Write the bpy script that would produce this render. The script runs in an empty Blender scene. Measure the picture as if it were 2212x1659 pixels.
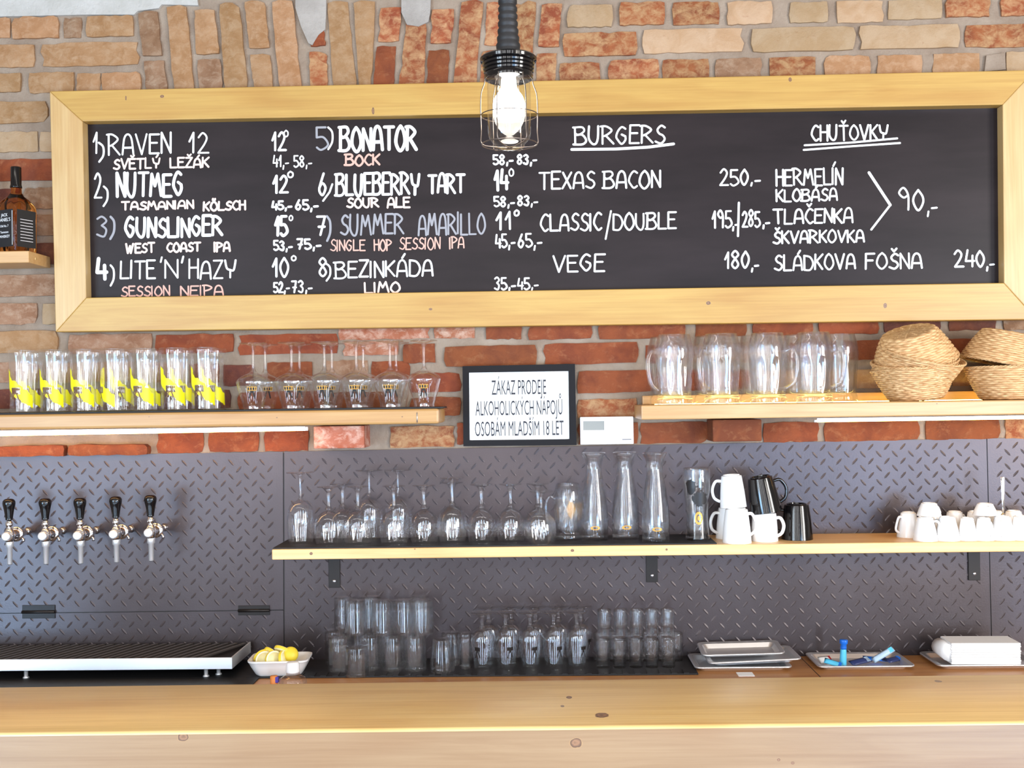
import bpy, bmesh, math, random, unicodedata
from mathutils import Vector, Matrix, noise
random.seed(7)
PI = math.pi
SC = bpy.context.scene
COL = SC.collection

# ------------------------------------------------------------------ camera
FPX = 2400.0                                   # focal length in pixels of the 2212 x 1659 frame
YAW, PITCH, ROLL = .025, math.atan(30.5/2400), .0145
CAM = Vector((.075, -3.0, 1.6))
FW = Vector((-math.sin(YAW)*math.cos(PITCH), math.cos(YAW)*math.cos(PITCH), math.sin(PITCH)))
R0 = Vector((math.cos(YAW), math.sin(YAW), 0)); U0 = R0.cross(FW)
RT = R0*math.cos(ROLL) - U0*math.sin(ROLL)
UP = U0*math.cos(ROLL) + R0*math.sin(ROLL)
cd = bpy.data.cameras.new('camera'); cam = bpy.data.objects.new('camera', cd); COL.objects.link(cam)
cd.sensor_fit = 'HORIZONTAL'; cd.sensor_width = 36.0; cd.lens = 36.0*FPX/2212; cd.clip_start = .05
M = Matrix((RT, UP, -FW)).transposed().to_4x4(); M.translation = CAM
cam.matrix_world = M
SC.camera = cam

def P(px, py, d=0.0):
    """where the sight line of a photo pixel meets the upright plane d metres in front of the wall"""
    v = RT*((px-1106)/FPX) + UP*((829.5-py)/FPX) + FW
    return CAM + v*((-d-CAM.y)/v.y)
def PX(px, d, z):                                # x of a pixel column at depth d near height z
    py = 860 - (z-1.6)*FPX/(3-d)
    return P(px, py - .0145*(px-1106), d).x
def MPP(d): return (3.0-d)/FPX                   # metres per photo pixel

# ------------------------------------------------------------------ world, lights, exposure
W = bpy.data.worlds.new('world'); SC.world = W; W.use_nodes = True
bg = W.node_tree.nodes['Background']
bg.inputs[0].default_value = (1.0, .87, .76, 1); bg.inputs[1].default_value = .42
SC.view_settings.view_transform = 'Standard'; SC.view_settings.look = 'None'
SC.view_settings.gamma = 1.0; SC.view_settings.use_curve_mapping = False
SC.view_settings.exposure = -0.12
SC.cycles.max_bounces = 18; SC.cycles.transmission_bounces = 18; SC.cycles.diffuse_bounces = 3
SC.cycles.glossy_bounces = 5; SC.cycles.transparent_max_bounces = 48
SC.cycles.sample_clamp_indirect = 12.0; SC.cycles.use_denoising = True
SC.cycles.adaptive_threshold = .01

def window_light(name, x, y, z, w, h, power, col, rz=0.0):
    l = bpy.data.lights.new(name, 'AREA'); l.shape = 'RECTANGLE'; l.size = w; l.size_y = h
    l.energy = power; l.color = col
    o = bpy.data.objects.new(name, l); COL.objects.link(o)
    o.location = (x, y, z); o.rotation_euler = (PI/2, 0, rz)
COOL = (.96, .97, 1.0)
for i, x in enumerate((-1.75, -1.35, -.75, -.35, .25, .65, 1.25)):
    window_light('window_light', x-.25, -3.95, 1.50, .09, 2.8, 14.5, COOL)
for x, rz in ((-4.5, -.7), (-4.1, -.7), (-3.2, -.5), (-2.8, -.5), (2.8, .5), (3.2, .5), (4.1, .7)):
    window_light('window_light', x, -5.2, 1.9, .14, 1.7, 26, (.78, .90, 1.0) if x < 0 else (1, .95, .88), rz)

window_light('side_window_light', 3.2, -2.8, 1.8, .8, 1.5, 112, (1, .98, .95), PI/2-.5)
window_light('low_sheen_light', -3.6, -5.2, .50, 1.3, 1.2, 170, (.36, .66, 1.0), -.45)  # added out-of-view panel that gives the left steel its blue sheen
window_light('low_sheen_light', 2.7, -5.5, .55, 1.8, 1.3, 200, (.32, .60, 1.0), .35)  # likewise added, unseen, for blue on the lower right steel

cl = bpy.data.lights.new('overhead_fill_light', 'AREA'); cl.shape = 'RECTANGLE'; cl.size = 3.4; cl.size_y = .12  # added overhead strip, out of view, to brighten the counter from above
cl.energy = 9; cl.color = (1, .93, .84)
co = bpy.data.objects.new('overhead_fill_light', cl); COL.objects.link(co); co.location = (0, -1.5, 3.0)
for i in range(9):                               # added unseen panels on the bar's back: cool light and streaks for the counter
    window_light('counter_fill_light', -1.5+.375*i, -.995, .93, .07, .24, 1.15, (.58, .78, 1.0))

# ------------------------------------------------------------------ node helpers and materials
def mat(name):
    m = bpy.data.materials.new(name); m.use_nodes = True
    return m, m.node_tree.nodes, m.node_tree.links, m.node_tree.nodes['Principled BSDF']
def rgb(r, g, b):                                 # 0..255 display values to linear
    f = lambda c: (c/255/12.92) if c/255 <= .04045 else ((c/255+.055)/1.055)**2.4
    return (f(r), f(g), f(b), 1)
def plain(name, col, rough=.5, metal=0.0, **kw):
    m, N, L, b = mat(name)
    b.inputs['Base Color'].default_value = col; b.inputs['Roughness'].default_value = rough
    b.inputs['Metallic'].default_value = metal
    for k, v in kw.items(): b.inputs[k].default_value = v
    return m
def ramp(N, stops):
    r = N.new('ShaderNodeValToRGB'); e = r.color_ramp.elements
    while len(e) < len(stops): e.new(.5)
    for el, (p, c) in zip(e, stops): el.position = p; el.color = c
    return r
def noise_tex(N, L, vec, scale, detail=4, rough=.55, dist=0):
    t = N.new('ShaderNodeTexNoise'); t.inputs['Scale'].default_value = scale
    t.inputs['Detail'].default_value = detail; t.inputs['Roughness'].default_value = rough
    t.inputs['Distortion'].default_value = dist
    if vec is not None: L.new(vec, t.inputs['Vector'])
    return t.outputs['Fac']
def coord(N, L, scale=(1, 1, 1), off=(0, 0, 0)):
    g = N.new('ShaderNodeNewGeometry'); mp = N.new('ShaderNodeMapping')
    L.new(g.outputs['Position'], mp.inputs['Vector'])
    mp.inputs['Scale'].default_value = scale; mp.inputs['Location'].default_value = off
    return mp.outputs['Vector']
def mix(N, L, fac, a, b, typ='MIX'):
    m = N.new('ShaderNodeMix'); m.data_type = 'RGBA'; m.blend_type = typ
    for sock, v in ((m.inputs[0], fac), (m.inputs[6], a), (m.inputs[7], b)):
        if hasattr(v, 'links'): L.new(v, sock)
        else: sock.default_value = v
    return m.outputs[2]
def bump(N, L, b, h, strength=.3, dist=.002):
    bp = N.new('ShaderNodeBump'); bp.inputs['Strength'].default_value = strength
    bp.inputs['Distance'].default_value = dist; L.new(h, bp.inputs['Height'])
    L.new(bp.outputs['Normal'], b.inputs['Normal'])

def wood(name, light, dark, axis='x', rough=.42, knots=(), plane='xz', off=(0, 0, 0)):
    m, N, L, b = mat(name)
    s = {'x': (.9, 14, 14), 'z': (14, 14, .9), 'y': (14, .9, 14)}[axis]
    v = coord(N, L, s, off)
    f = noise_tex(N, L, v, 2.2, 6, .62, 1.2)
    r = ramp(N, [(.22, dark), (.62, light)]); L.new(f, r.inputs[0])
    s2 = {'x': (2.0, 90, 90), 'z': (90, 90, 2.0), 'y': (90, 2, 90)}[axis]
    f2 = noise_tex(N, L, coord(N, L, s2, off), 2.0, 3, .5)
    r2 = ramp(N, [(.3, (.90, .86, .82, 1)), (.62, (1, 1, 1, 1))]); L.new(f2, r2.inputs[0])
    c = mix(N, L, 1.0, r.outputs[0], r2.outputs[0], 'MULTIPLY')
    blot = noise_tex(N, L, coord(N, L, {'x': (1.6, 5, 5), 'z': (5, 5, 1.6), 'y': (5, 1.6, 5)}[axis], (3, 1, 2)), 1.6, 2)
    r3 = ramp(N, [(.52, (1, 1, 1, 1)), (.78, (.86, .72, .56, 1))]); L.new(blot, r3.inputs[0])
    c = mix(N, L, 1.0, c, r3.outputs[0], 'MULTIPLY')
    for (kx, kz, kr, el) in knots:
        g = N.new('ShaderNodeNewGeometry'); sp = N.new('ShaderNodeSeparateXYZ'); L.new(g.outputs['Position'], sp.inputs[0])
        def sub(o, val, k):
            a = N.new('ShaderNodeMath'); a.operation = 'SUBTRACT'; L.new(o, a.inputs[0]); a.inputs[1].default_value = val
            q = N.new('ShaderNodeMath'); q.operation = 'MULTIPLY'; L.new(a.outputs[0], q.inputs[0]); q.inputs[1].default_value = k
            w = N.new('ShaderNodeMath'); w.operation = 'POWER'; L.new(q.outputs[0], w.inputs[0]); w.inputs[1].default_value = 2
            return w.outputs[0]
        a = sub(sp.outputs['XYZ'.index(plane[0].upper())], kx, 1/kr)
        d = sub(sp.outputs['XYZ'.index(plane[1].upper())], kz, 1/(kr*el))
        t = N.new('ShaderNodeMath'); t.operation = 'ADD'; L.new(a, t.inputs[0]); L.new(d, t.inputs[1])
        n = noise_tex(N, L, coord(N, L, (1, 1, 1)), 60, 2)
        nn = N.new('ShaderNodeMath'); nn.operation = 'MULTIPLY_ADD'; L.new(n, nn.inputs[0]); nn.inputs[1].default_value = .9; L.new(t.outputs[0], nn.inputs[2])
        rr = ramp(N, [(.30, (.10, .045, .018, 1)), (.55, (.27, .13, .06, 1)), (.80, (.08, .035, .016, 1)), (1.0, (.42, .24, .10, 1))])
        L.new(nn.outputs[0], rr.inputs[0])
        nn2 = N.new('ShaderNodeMath'); nn2.operation = 'GREATER_THAN'; L.new(nn.outputs[0], nn2.inputs[0]); nn2.inputs[1].default_value = 1.0
        inv = N.new('ShaderNodeMath'); inv.operation = 'SUBTRACT'; inv.inputs[0].default_value = 1; L.new(nn2.outputs[0], inv.inputs[1])
        c = mix(N, L, inv.outputs[0], c, rr.outputs[0])
    L.new(c, b.inputs['Base Color']); b.inputs['Roughness'].default_value = rough
    b.inputs['Coat Weight'].default_value = .25; b.inputs['Coat Roughness'].default_value = .3
    bump(N, L, b, f2, .12, .001)
    return m

def brick_mat(name, base, second, pale, amount, seed):
    m, N, L, b = mat(name)
    f = noise_tex(N, L, coord(N, L, (1, 1, 1), (seed, 0, seed)), 14, 5, .6, .6)
    r = ramp(N, [(.38, second), (.6, base)]); L.new(f, r.inputs[0])
    g = noise_tex(N, L, coord(N, L, (1, 1, 1.3), (seed*2, 1, 3)), 34, 8, .7, .4)
    r2 = ramp(N, [(1-amount-.13, (0, 0, 0, 1)), (1-amount+.10, (1, 1, 1, 1))]); L.new(g, r2.inputs[0])
    c = mix(N, L, r2.outputs[0], r.outputs[0], pale)
    oi = N.new('ShaderNodeObjectInfo'); hs = N.new('ShaderNodeHueSaturation')
    mr = N.new('ShaderNodeMapRange'); L.new(oi.outputs['Random'], mr.inputs[0]); mr.inputs[3].default_value = .86; mr.inputs[4].default_value = 1.12
    L.new(c, hs.inputs['Color']); L.new(mr.outputs[0], hs.inputs['Value'])
    mh = N.new('ShaderNodeMapRange'); L.new(oi.outputs['Random'], mh.inputs[0]); mh.inputs[3].default_value = .508; mh.inputs[4].default_value = .498
    L.new(mh.outputs[0], hs.inputs['Hue'])
    L.new(hs.outputs[0], b.inputs['Base Color']); b.inputs['Roughness'].default_value = .8
    h = noise_tex(N, L, coord(N, L), 130, 6, .7)
    hh = N.new('ShaderNodeMath'); hh.operation = 'ADD'; L.new(h, hh.inputs[0]); L.new(g, hh.inputs[1])
    bump(N, L, b, hh.outputs[0], .7, .004)
    return m

MAT = {}
MAT['t'] = brick_mat('brick_tan', rgb(164, 122, 86), rgb(150, 106, 68), rgb(174, 138, 106), .42, 1)
MAT['c'] = brick_mat('brick_cream', rgb(176, 146, 116), rgb(166, 132, 98), rgb(136, 84, 50), .26, 2)
MAT['r'] = brick_mat('brick_red_mottled', rgb(148, 78, 42), rgb(124, 56, 28), rgb(176, 134, 94), .46, 3)
MAT['o'] = brick_mat('brick_orange', rgb(134, 63, 29), rgb(114, 49, 22), rgb(154, 97, 63), .33, 4)
MAT['d'] = brick_mat('brick_dark', rgb(112, 58, 40), rgb(86, 42, 32), rgb(140, 90, 66), .32, 5)
MAT['p'] = brick_mat('brick_pink', rgb(174, 104, 80), rgb(160, 84, 56), rgb(206, 168, 148), .42, 6)
MAT['m'] = brick_mat('brick_taupe', rgb(148, 110, 84), rgb(128, 88, 62), rgb(166, 136, 112), .40, 8)
def mortar_mat(name, c1, c2):
    m, N, L, b = mat(name)
    f = noise_tex(N, L, coord(N, L), 9, 6, .6)
    r = ramp(N, [(.35, c1), (.65, c2)]); L.new(f, r.inputs[0]); L.new(r.outputs[0], b.inputs['Base Color'])
    b.inputs['Roughness'].default_value = .9
    h = noise_tex(N, L, coord(N, L), 70, 8, .7); bump(N, L, b, h, .9, .006)
    return m
MORTAR = mortar_mat('mortar', rgb(136, 116, 98), rgb(162, 144, 126))
PLASTER = mortar_mat('plaster', rgb(176, 172, 164), rgb(196, 192, 186))
PLASTER2 = mortar_mat('smeared_mortar', rgb(150, 142, 134), rgb(176, 168, 160))

def steel_mat():
    m, N, L, b = mat('painted_tread_steel')
    f = noise_tex(N, L, coord(N, L, (1, 1, 1)), 2.5, 4)
    r = ramp(N, [(.35, rgb(69, 61, 62)), (.7, rgb(79, 70, 71))]); L.new(f, r.inputs[0]); L.new(r.outputs[0], b.inputs['Base Color'])
    b.inputs['Metallic'].default_value = .7; b.inputs['Roughness'].default_value = .36
    h = noise_tex(N, L, coord(N, L), 220, 3); bump(N, L, b, h, .25, .001)
    return m
STEEL = steel_mat()
LUG = plain('tread_lug_steel', rgb(80, 72, 74), .40, .45)
HONEY = rgb(184, 146, 73); HONEYD = rgb(170, 126, 57)
kp = lambda px, py, d: (P(px, py, d).x, P(px, py, d).z)
W_TOP = wood('frame_wood_top', HONEY, HONEYD, 'x', knots=[(*kp(350, 208, .055), .008, .7), (*kp(1707, 172, .055), .006, 1.3), (*kp(806, 240, .055), .005, 2.6), (*kp(272, 212, .055), .003, 3.0)])
W_BOT = wood('frame_wood_bottom', HONEY, HONEYD, 'x', off=(4, 2, 1), knots=[(*kp(930, 668, .055), .006, .7), (*kp(1530, 655, .055), .009, .8), (*kp(1912, 660, .055), .006, 1.6)])
W_SIDE = wood('frame_wood_side', rgb(196, 164, 112), rgb(184, 146, 88), 'z', off=(1, 1, 7))
W_SHELF = wood('shelf_wood', rgb(186, 144, 88), rgb(168, 120, 64), 'x', off=(2, 5, 3), knots=[(*kp(870, 900, .18), .003, .8), (*kp(325, 900, .18), .002, 1), (*kp(600, 902, .18), .003, .7)])
W_SHELF2 = wood('middle_shelf_wood', rgb(240, 198, 140), rgb(226, 172, 106), 'x', off=(6, 5, 3), knots=[(*kp(672, 1196, .2), .006, .9), (*kp(1236, 1189, .2), .006, .8), (*kp(1440, 1187, .2), .004, 1), (*kp(896, 1186, .2), .0025, .8)])
W_SHELF3 = wood('upper_right_shelf_wood', rgb(198, 158, 106), rgb(182, 134, 78), 'x', off=(8, 1, 3), knots=[(*kp(2013, 872, .18), .0025, .8)])
W_COUNTER = wood('counter_wood', rgb(196, 140, 82), rgb(168, 108, 56), 'x', off=(9, 5, 3))
def barknot(px, py, d): v = P(px, py, d); return v
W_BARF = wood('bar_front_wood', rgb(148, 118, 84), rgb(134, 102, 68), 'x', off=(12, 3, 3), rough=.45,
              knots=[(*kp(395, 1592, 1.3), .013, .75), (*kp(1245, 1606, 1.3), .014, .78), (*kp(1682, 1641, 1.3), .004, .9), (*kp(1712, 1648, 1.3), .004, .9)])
def kt(px, py, z=1.0985):                       # point on the bar top under a pixel
    v = RT*((px-1106)/FPX) + UP*((829.5-py)/FPX) + FW
    q = CAM + v*((z-CAM.z)/v.z); return (q.x, q.y)
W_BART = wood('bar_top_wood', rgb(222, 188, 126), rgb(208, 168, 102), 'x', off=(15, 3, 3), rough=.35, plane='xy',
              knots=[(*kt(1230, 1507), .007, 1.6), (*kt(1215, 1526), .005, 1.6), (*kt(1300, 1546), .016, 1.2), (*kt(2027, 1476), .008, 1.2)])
BLACKBOARD = None
def board_mat():
    m, N, L, b = mat('blackboard')
    f = noise_tex(N, L, coord(N, L, (.8, 1, 4)), 2.2, 5, .6)
    r = ramp(N, [(.35, rgb(32, 26, 27)), (.7, rgb(46, 38, 39))]); L.new(f, r.inputs[0]); L.new(r.outputs[0], b.inputs['Base Color'])
    b.inputs['Roughness'].default_value = .36; b.inputs['Specular IOR Level'].default_value = .16
    return m
BLACKBOARD = board_mat()
CHALK = plain('chalk_white', rgb(250, 250, 250), .7)
CHALKG = plain('chalk_faded', rgb(150, 148, 152), .8)
CHALKP = plain('chalk_salmon', rgb(252, 214, 198), .7)
CHALKP2 = plain('chalk_salmon_faded', rgb(212, 164, 148), .8)
BLACK = plain('black_plastic', rgb(22, 20, 22), .35)
BLACKM = plain('black_rubber', rgb(24, 23, 25), .55)
BLACKG = plain('black_gloss', rgb(14, 12, 13), .12)
BLACKI = plain('black_iron', rgb(34, 29, 28), .45, .4)
SCREW = plain('zinc_screw', rgb(200, 200, 205), .3, .9)
CHROME = plain('chrome', (.86, .86, .88, 1), .10, 1.0)
INOX = plain('brushed_stainless', (.90, .91, .93, 1), .36, .75)
INOXD = plain('tray_steel', (.92, .93, .95, 1), .30, .85)
WHITE = plain('white_porcelain', rgb(244, 242, 240), .18)
PAPER = plain('white_paper', rgb(246, 246, 246), .8)
PLAST = plain('white_plastic', rgb(240, 234, 234), .4)
LCD = plain('grey_display', rgb(138, 138, 132), .25)
INK = plain('grey_print', rgb(44, 42, 48), .7)
INKD = plain('dark_print', rgb(26, 20, 18), .4)
GOLD = plain('gold_print', rgb(206, 152, 62), .35, .3)
YELLOW = plain('yellow_print', rgb(240, 226, 12), .45)
BROWNP = plain('brown_print', rgb(112, 78, 40), .5)
WIRE = plain('cage_wire', rgb(120, 108, 100), .3, .9)
LEMON = plain('lemon_flesh', rgb(246, 236, 176), .4, 0, **{'Subsurface Weight': .0})
LEMONP = plain('lemon_peel', rgb(240, 214, 60), .45)
LEMONW = plain('lemon_pith', rgb(252, 246, 214), .6)
CYAN = plain('cyan_foil', rgb(90, 200, 240), .3); BLUE = plain('blue_foil', rgb(24, 110, 215), .3); NAVY = plain('navy_foil', rgb(50, 62, 110), .35)
PALEB = plain('pale_blue_foil', rgb(190, 216, 240), .3); REDP = plain('red_print', rgb(190, 50, 50), .5)
def glass_mat(name, col, rough=0.0, ior=1.45):
    m, N, L, b = mat(name)
    b.inputs['Base Color'].default_value = col; b.inputs['Transmission Weight'].default_value = 1.0
    b.inputs['Roughness'].default_value = rough; b.inputs['IOR'].default_value = ior
    return m
def clear_glass(name, straight):
    # thin blown glass: mirror by Fresnel, the rest partly bent and partly straight through
    m, N, L, b = mat(name); N.remove(b)
    out = [n for n in N if n.type == 'OUTPUT_MATERIAL'][0]
    t = N.new('ShaderNodeBsdfTransparent'); t.inputs[0].default_value = (.99, .992, .995, 1)
    rf = N.new('ShaderNodeBsdfRefraction'); rf.inputs['Color'].default_value = (1, 1, 1, 1); rf.inputs['IOR'].default_value = 1.45; rf.inputs['Roughness'].default_value = 0
    g = N.new('ShaderNodeBsdfGlossy'); g.inputs['Roughness'].default_value = .035; g.inputs['Color'].default_value = (1, 1, 1, 1)
    m1 = N.new('ShaderNodeMixShader'); m1.inputs[0].default_value = straight; L.new(rf.outputs[0], m1.inputs[1]); L.new(t.outputs[0], m1.inputs[2])
    if straight >= 1: N.remove(m1); m1 = t
    ge = N.new('ShaderNodeNewGeometry'); io = N.new('ShaderNodeMapRange'); L.new(ge.outputs['Backfacing'], io.inputs[0])
    io.inputs[3].default_value = 1.52; io.inputs[4].default_value = 1/1.52      # the same mirror strength from both sides
    fr = N.new('ShaderNodeFresnel'); L.new(io.outputs[0], fr.inputs[0])
    m2 = N.new('ShaderNodeMixShader'); L.new(fr.outputs[0], m2.inputs[0]); L.new(m1.outputs[0], m2.inputs[1]); L.new(g.outputs[0], m2.inputs[2])
    L.new(m2.outputs[0], out.inputs[0]); return m
GLASS = clear_glass('thick_clear_glass', .80)
THIN = clear_glass('thin_clear_glass', 1.0)
AMBER = glass_mat('amber_whisky', (.80, .30, .07, 1), 0, 1.36)
def thin_glass():
    m, N, L, b = mat('lamp_jar_glass'); N.remove(b)
    out = [n for n in N if n.type == 'OUTPUT_MATERIAL'][0]
    t = N.new('ShaderNodeBsdfTransparent'); t.inputs[0].default_value = (.95, .95, .94, 1)
    g = N.new('ShaderNodeBsdfGlossy'); g.inputs['Roughness'].default_value = .05
    fr = N.new('ShaderNodeFresnel'); fr.inputs[0].default_value = 1.5
    mx = N.new('ShaderNodeMixShader'); ge = N.new('ShaderNodeNewGeometry'); io = N.new('ShaderNodeMapRange'); L.new(ge.outputs['Backfacing'], io.inputs[0]); io.inputs[3].default_value = 1.5; io.inputs[4].default_value = 1/1.5; L.new(io.outputs[0], fr.inputs[0]); L.new(fr.outputs[0], mx.inputs[0]); L.new(t.outputs[0], mx.inputs[1]); L.new(g.outputs[0], mx.inputs[2])
    L.new(mx.outputs[0], out.inputs[0]); return m
JAR = thin_glass()
def emit(name, col, s):
    m, N, L, b = mat(name)
    b.inputs['Emission Color'].default_value = col; b.inputs['Emission Strength'].default_value = s
    b.inputs['Base Color'].default_value = (.8, .8, .8, 1); return m
LED_L = emit('led_warm', (1, .56, .20, 1), 34.0)
LED_R = emit('led_warm_right', (1, .60, .16, 1), 26.0)
LED_Y = emit('led_yellow', (1, .82, .22, 1), 14.0)
BULB = emit('lit_bulb', (1, .93, .82, 1), 36.0)
WICKER = None
def wicker():
    m, N, L, b = mat('wicker')
    f = noise_tex(N, L, coord(N, L, (1, 1, 4)), 60, 3)
    r = ramp(N, [(.3, rgb(178, 128, 78)), (.7, rgb(226, 186, 134))]); L.new(f, r.inputs[0]); L.new(r.outputs[0], b.inputs['Base Color'])
    b.inputs['Roughness'].default_value = .5; return m
WICKER = wicker()

# ------------------------------------------------------------------ mesh helpers
def mesh_from(bm, m, smooth=False, name='mesh'):
    me = bpy.data.meshes.new(name); bm.to_mesh(me); bm.free()
    me.materials.append(m)
    if smooth:
        for p in me.polygons: p.use_smooth = True
    return me
def link(name, me, parent=None, loc=None, label=None, cat=None, group=None, kind=None, rot=None):
    o = bpy.data.objects.new(name, me); COL.objects.link(o)
    if parent: o.parent = parent
    if loc is not None: o.location = loc
    if rot is not None: o.rotation_euler = rot
    if label: o['label'] = label
    if cat: o['category'] = cat
    if group: o['group'] = group
    if kind: o['kind'] = kind
    return o
def empty(name, loc, label, cat, group=None, rot=None, kind=None):
    o = link(name, None, None, loc, label, cat, group, kind, rot); o.empty_display_size = .02
    return o
def copy_tree(o, loc, label=None, rot=None, parent=None, group=None):
    c = o.copy(); COL.objects.link(c); c.parent = parent
    if loc is not None: c.location = loc
    if rot is not None: c.rotation_euler = rot
    if label: c['label'] = label
    if group: c['group'] = group
    for ch in list(o.children): copy_tree(ch, None, parent=c)
    return c
def box_bm(bm, x0, x1, y0, y1, z0, z1, bev=0.0):
    r = bmesh.ops.create_cube(bm, size=1.0)
    for v in r['verts']:
        v.co = Vector((x0+(v.co.x+.5)*(x1-x0), y0+(v.co.y+.5)*(y1-y0), z0+(v.co.z+.5)*(z1-z0)))
    if bev > 0:
        es = list({e for v in r['verts'] for e in v.link_edges})
        bmesh.ops.bevel(bm, geom=es, offset=bev, segments=2, profile=.5, affect='EDGES', clamp_overlap=True)
    return bm
def box(m, x0, x1, y0, y1, z0, z1, bev=0.0, smooth=False):
    bm = bmesh.new(); box_bm(bm, x0, x1, y0, y1, z0, z1, bev); return mesh_from(bm, m, smooth)
def lathe_bm(bm, prof, seg=32, closed_axis=True, off=(0, 0, 0), rfun=None):
    """revolve a list of (r, z); points with r == 0 become poles"""
    rings = []
    for (r, z) in prof:
        if r < 1e-6: rings.append([bm.verts.new((off[0], off[1], off[2]+z))])
        else:
            ring = []
            for k in range(seg):
                a = 2*PI*k/seg; rr = rfun(r, z, a) if rfun else r
                ring.append(bm.verts.new((off[0]+rr*math.cos(a), off[1]+rr*math.sin(a), off[2]+z)))
            rings.append(ring)
    for A, B in zip(rings, rings[1:]):
        if len(A) == 1 and len(B) == 1: continue
        for k in range(seg):
            k2 = (k+1) % seg
            if len(A) == 1: bm.faces.new((A[0], B[k], B[k2]))
            elif len(B) == 1: bm.faces.new((A[k], B[0], A[k2]))
            else: bm.faces.new((A[k], B[k], B[k2], A[k2]))
    return bm
def spline(pts, n=4):
    """Catmull-Rom through pts; a repeated point makes a corner"""
    out = []
    for i in range(len(pts)-1):
        p0 = pts[max(i-1, 0)]; p1 = pts[i]; p2 = pts[i+1]; p3 = pts[min(i+2, len(pts)-1)]
        if p1 == p2: continue
        for k in range(n):
            t = k/n
            out.append(tuple(.5*((2*p1[j]) + (-p0[j]+p2[j])*t + (2*p0[j]-5*p1[j]+4*p2[j]-p3[j])*t*t + (-p0[j]+3*p1[j]-3*p2[j]+p3[j])*t**3) for j in range(len(p1))))
    out.append(tuple(pts[-1])); return out
def lathe(m, prof, seg=32, smooth=True, rfun=None):
    bm = bmesh.new(); prof = [(max(r, 0), z) for r, z in prof]
    lathe_bm(bm, prof, seg, rfun=rfun)
    bmesh.ops.recalc_face_normals(bm, faces=bm.faces)
    me = mesh_from(bm, m, smooth)
    return me
def sharpen(me, deg=40):
    me.set_sharp_from_angle(angle=math.radians(deg)); return me
def tube_bm(bm, pts, rad, seg=8, closed=False):
    pts = [Vector(p) for p in pts]; n = len(pts); rings = []
    up = None
    for i, p in enumerate(pts):
        if closed: t = pts[(i+1) % n]-pts[i-1]
        else: t = pts[min(i+1, n-1)]-pts[max(i-1, 0)]
        t.normalize()
        if up is None:
            up = Vector((0, 0, 1)) if abs(t.z) < .9 else Vector((1, 0, 0))
        s = t.cross(up).normalized(); up = s.cross(t).normalized()
        r = rad[i] if isinstance(rad, (list, tuple)) else rad
        rings.append([bm.verts.new(p + (s*math.cos(2*PI*k/seg)+up*math.sin(2*PI*k/seg))*r) for k in range(seg)])
    for i in range(n if closed else n-1):
        A, B = rings[i], rings[(i+1) % n]
        for k in range(seg): bm.faces.new((A[k], A[(k+1) % seg], B[(k+1) % seg], B[k]))
    if not closed:
        bm.faces.new(rings[0][::-1]); bm.faces.new(rings[-1])
    bmesh.ops.recalc_face_normals(bm, faces=bm.faces)
    return bm
def tube(m, pts, rad, seg=8, closed=False):
    bm = bmesh.new(); tube_bm(bm, pts, rad, seg, closed); return mesh_from(bm, m, True)
def poly_prism(m, pts, y0, y1, smooth=False):
    """polygon given as world (x, z) corners, extruded between two depths"""
    bm = bmesh.new()
    a = [bm.verts.new((x, y0, z)) for x, z in pts]; b = [bm.verts.new((x, y1, z)) for x, z in pts]
    bm.faces.new(a); bm.faces.new(b[::-1])
    for i in range(len(pts)):
        j = (i+1) % len(pts); bm.faces.new((a[i], b[i], b[j], a[j]))
    bmesh.ops.recalc_face_normals(bm, faces=bm.faces)
    return mesh_from(bm, m, smooth)
def beam(m, xa, xb, za, zb, y0, y1, h, bev=.003):
    """board whose top runs from (xa, za) to (xb, zb), h thick"""
    bm = bmesh.new(); box_bm(bm, 0, 1, y0, y1, 0, 1)
    for v in bm.verts:
        t = v.co.x; zt = za+(zb-za)*t
        v.co.z = zt - h*(1-v.co.z); v.co.x = xa+(xb-xa)*t
    if bev: bmesh.ops.bevel(bm, geom=list(bm.edges), offset=bev, segments=2, profile=.5, affect='EDGES')
    return mesh_from(bm, m)
ORD = ['first', 'second', 'third', 'fourth', 'fifth', 'sixth', 'seventh', 'eighth', 'ninth', 'tenth', 'eleventh', 'twelfth']

# ------------------------------------------------------------------ the room
zc = .90                                           # back counter height
XL, XR = -2.4, 2.4
wall = link('wall_back', box(MORTAR, XL, XR, 0.0, .30, 0, 3.1), kind='structure', label='brick wall behind the bar with grey mortar joints', cat='wall')
floor = link('floor', box(plain('floor_tile', rgb(172, 164, 154), .16), XL, XR, -7.5, 0, -.05, 0), kind='structure', label='pale polished floor of the bar room', cat='floor')

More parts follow.
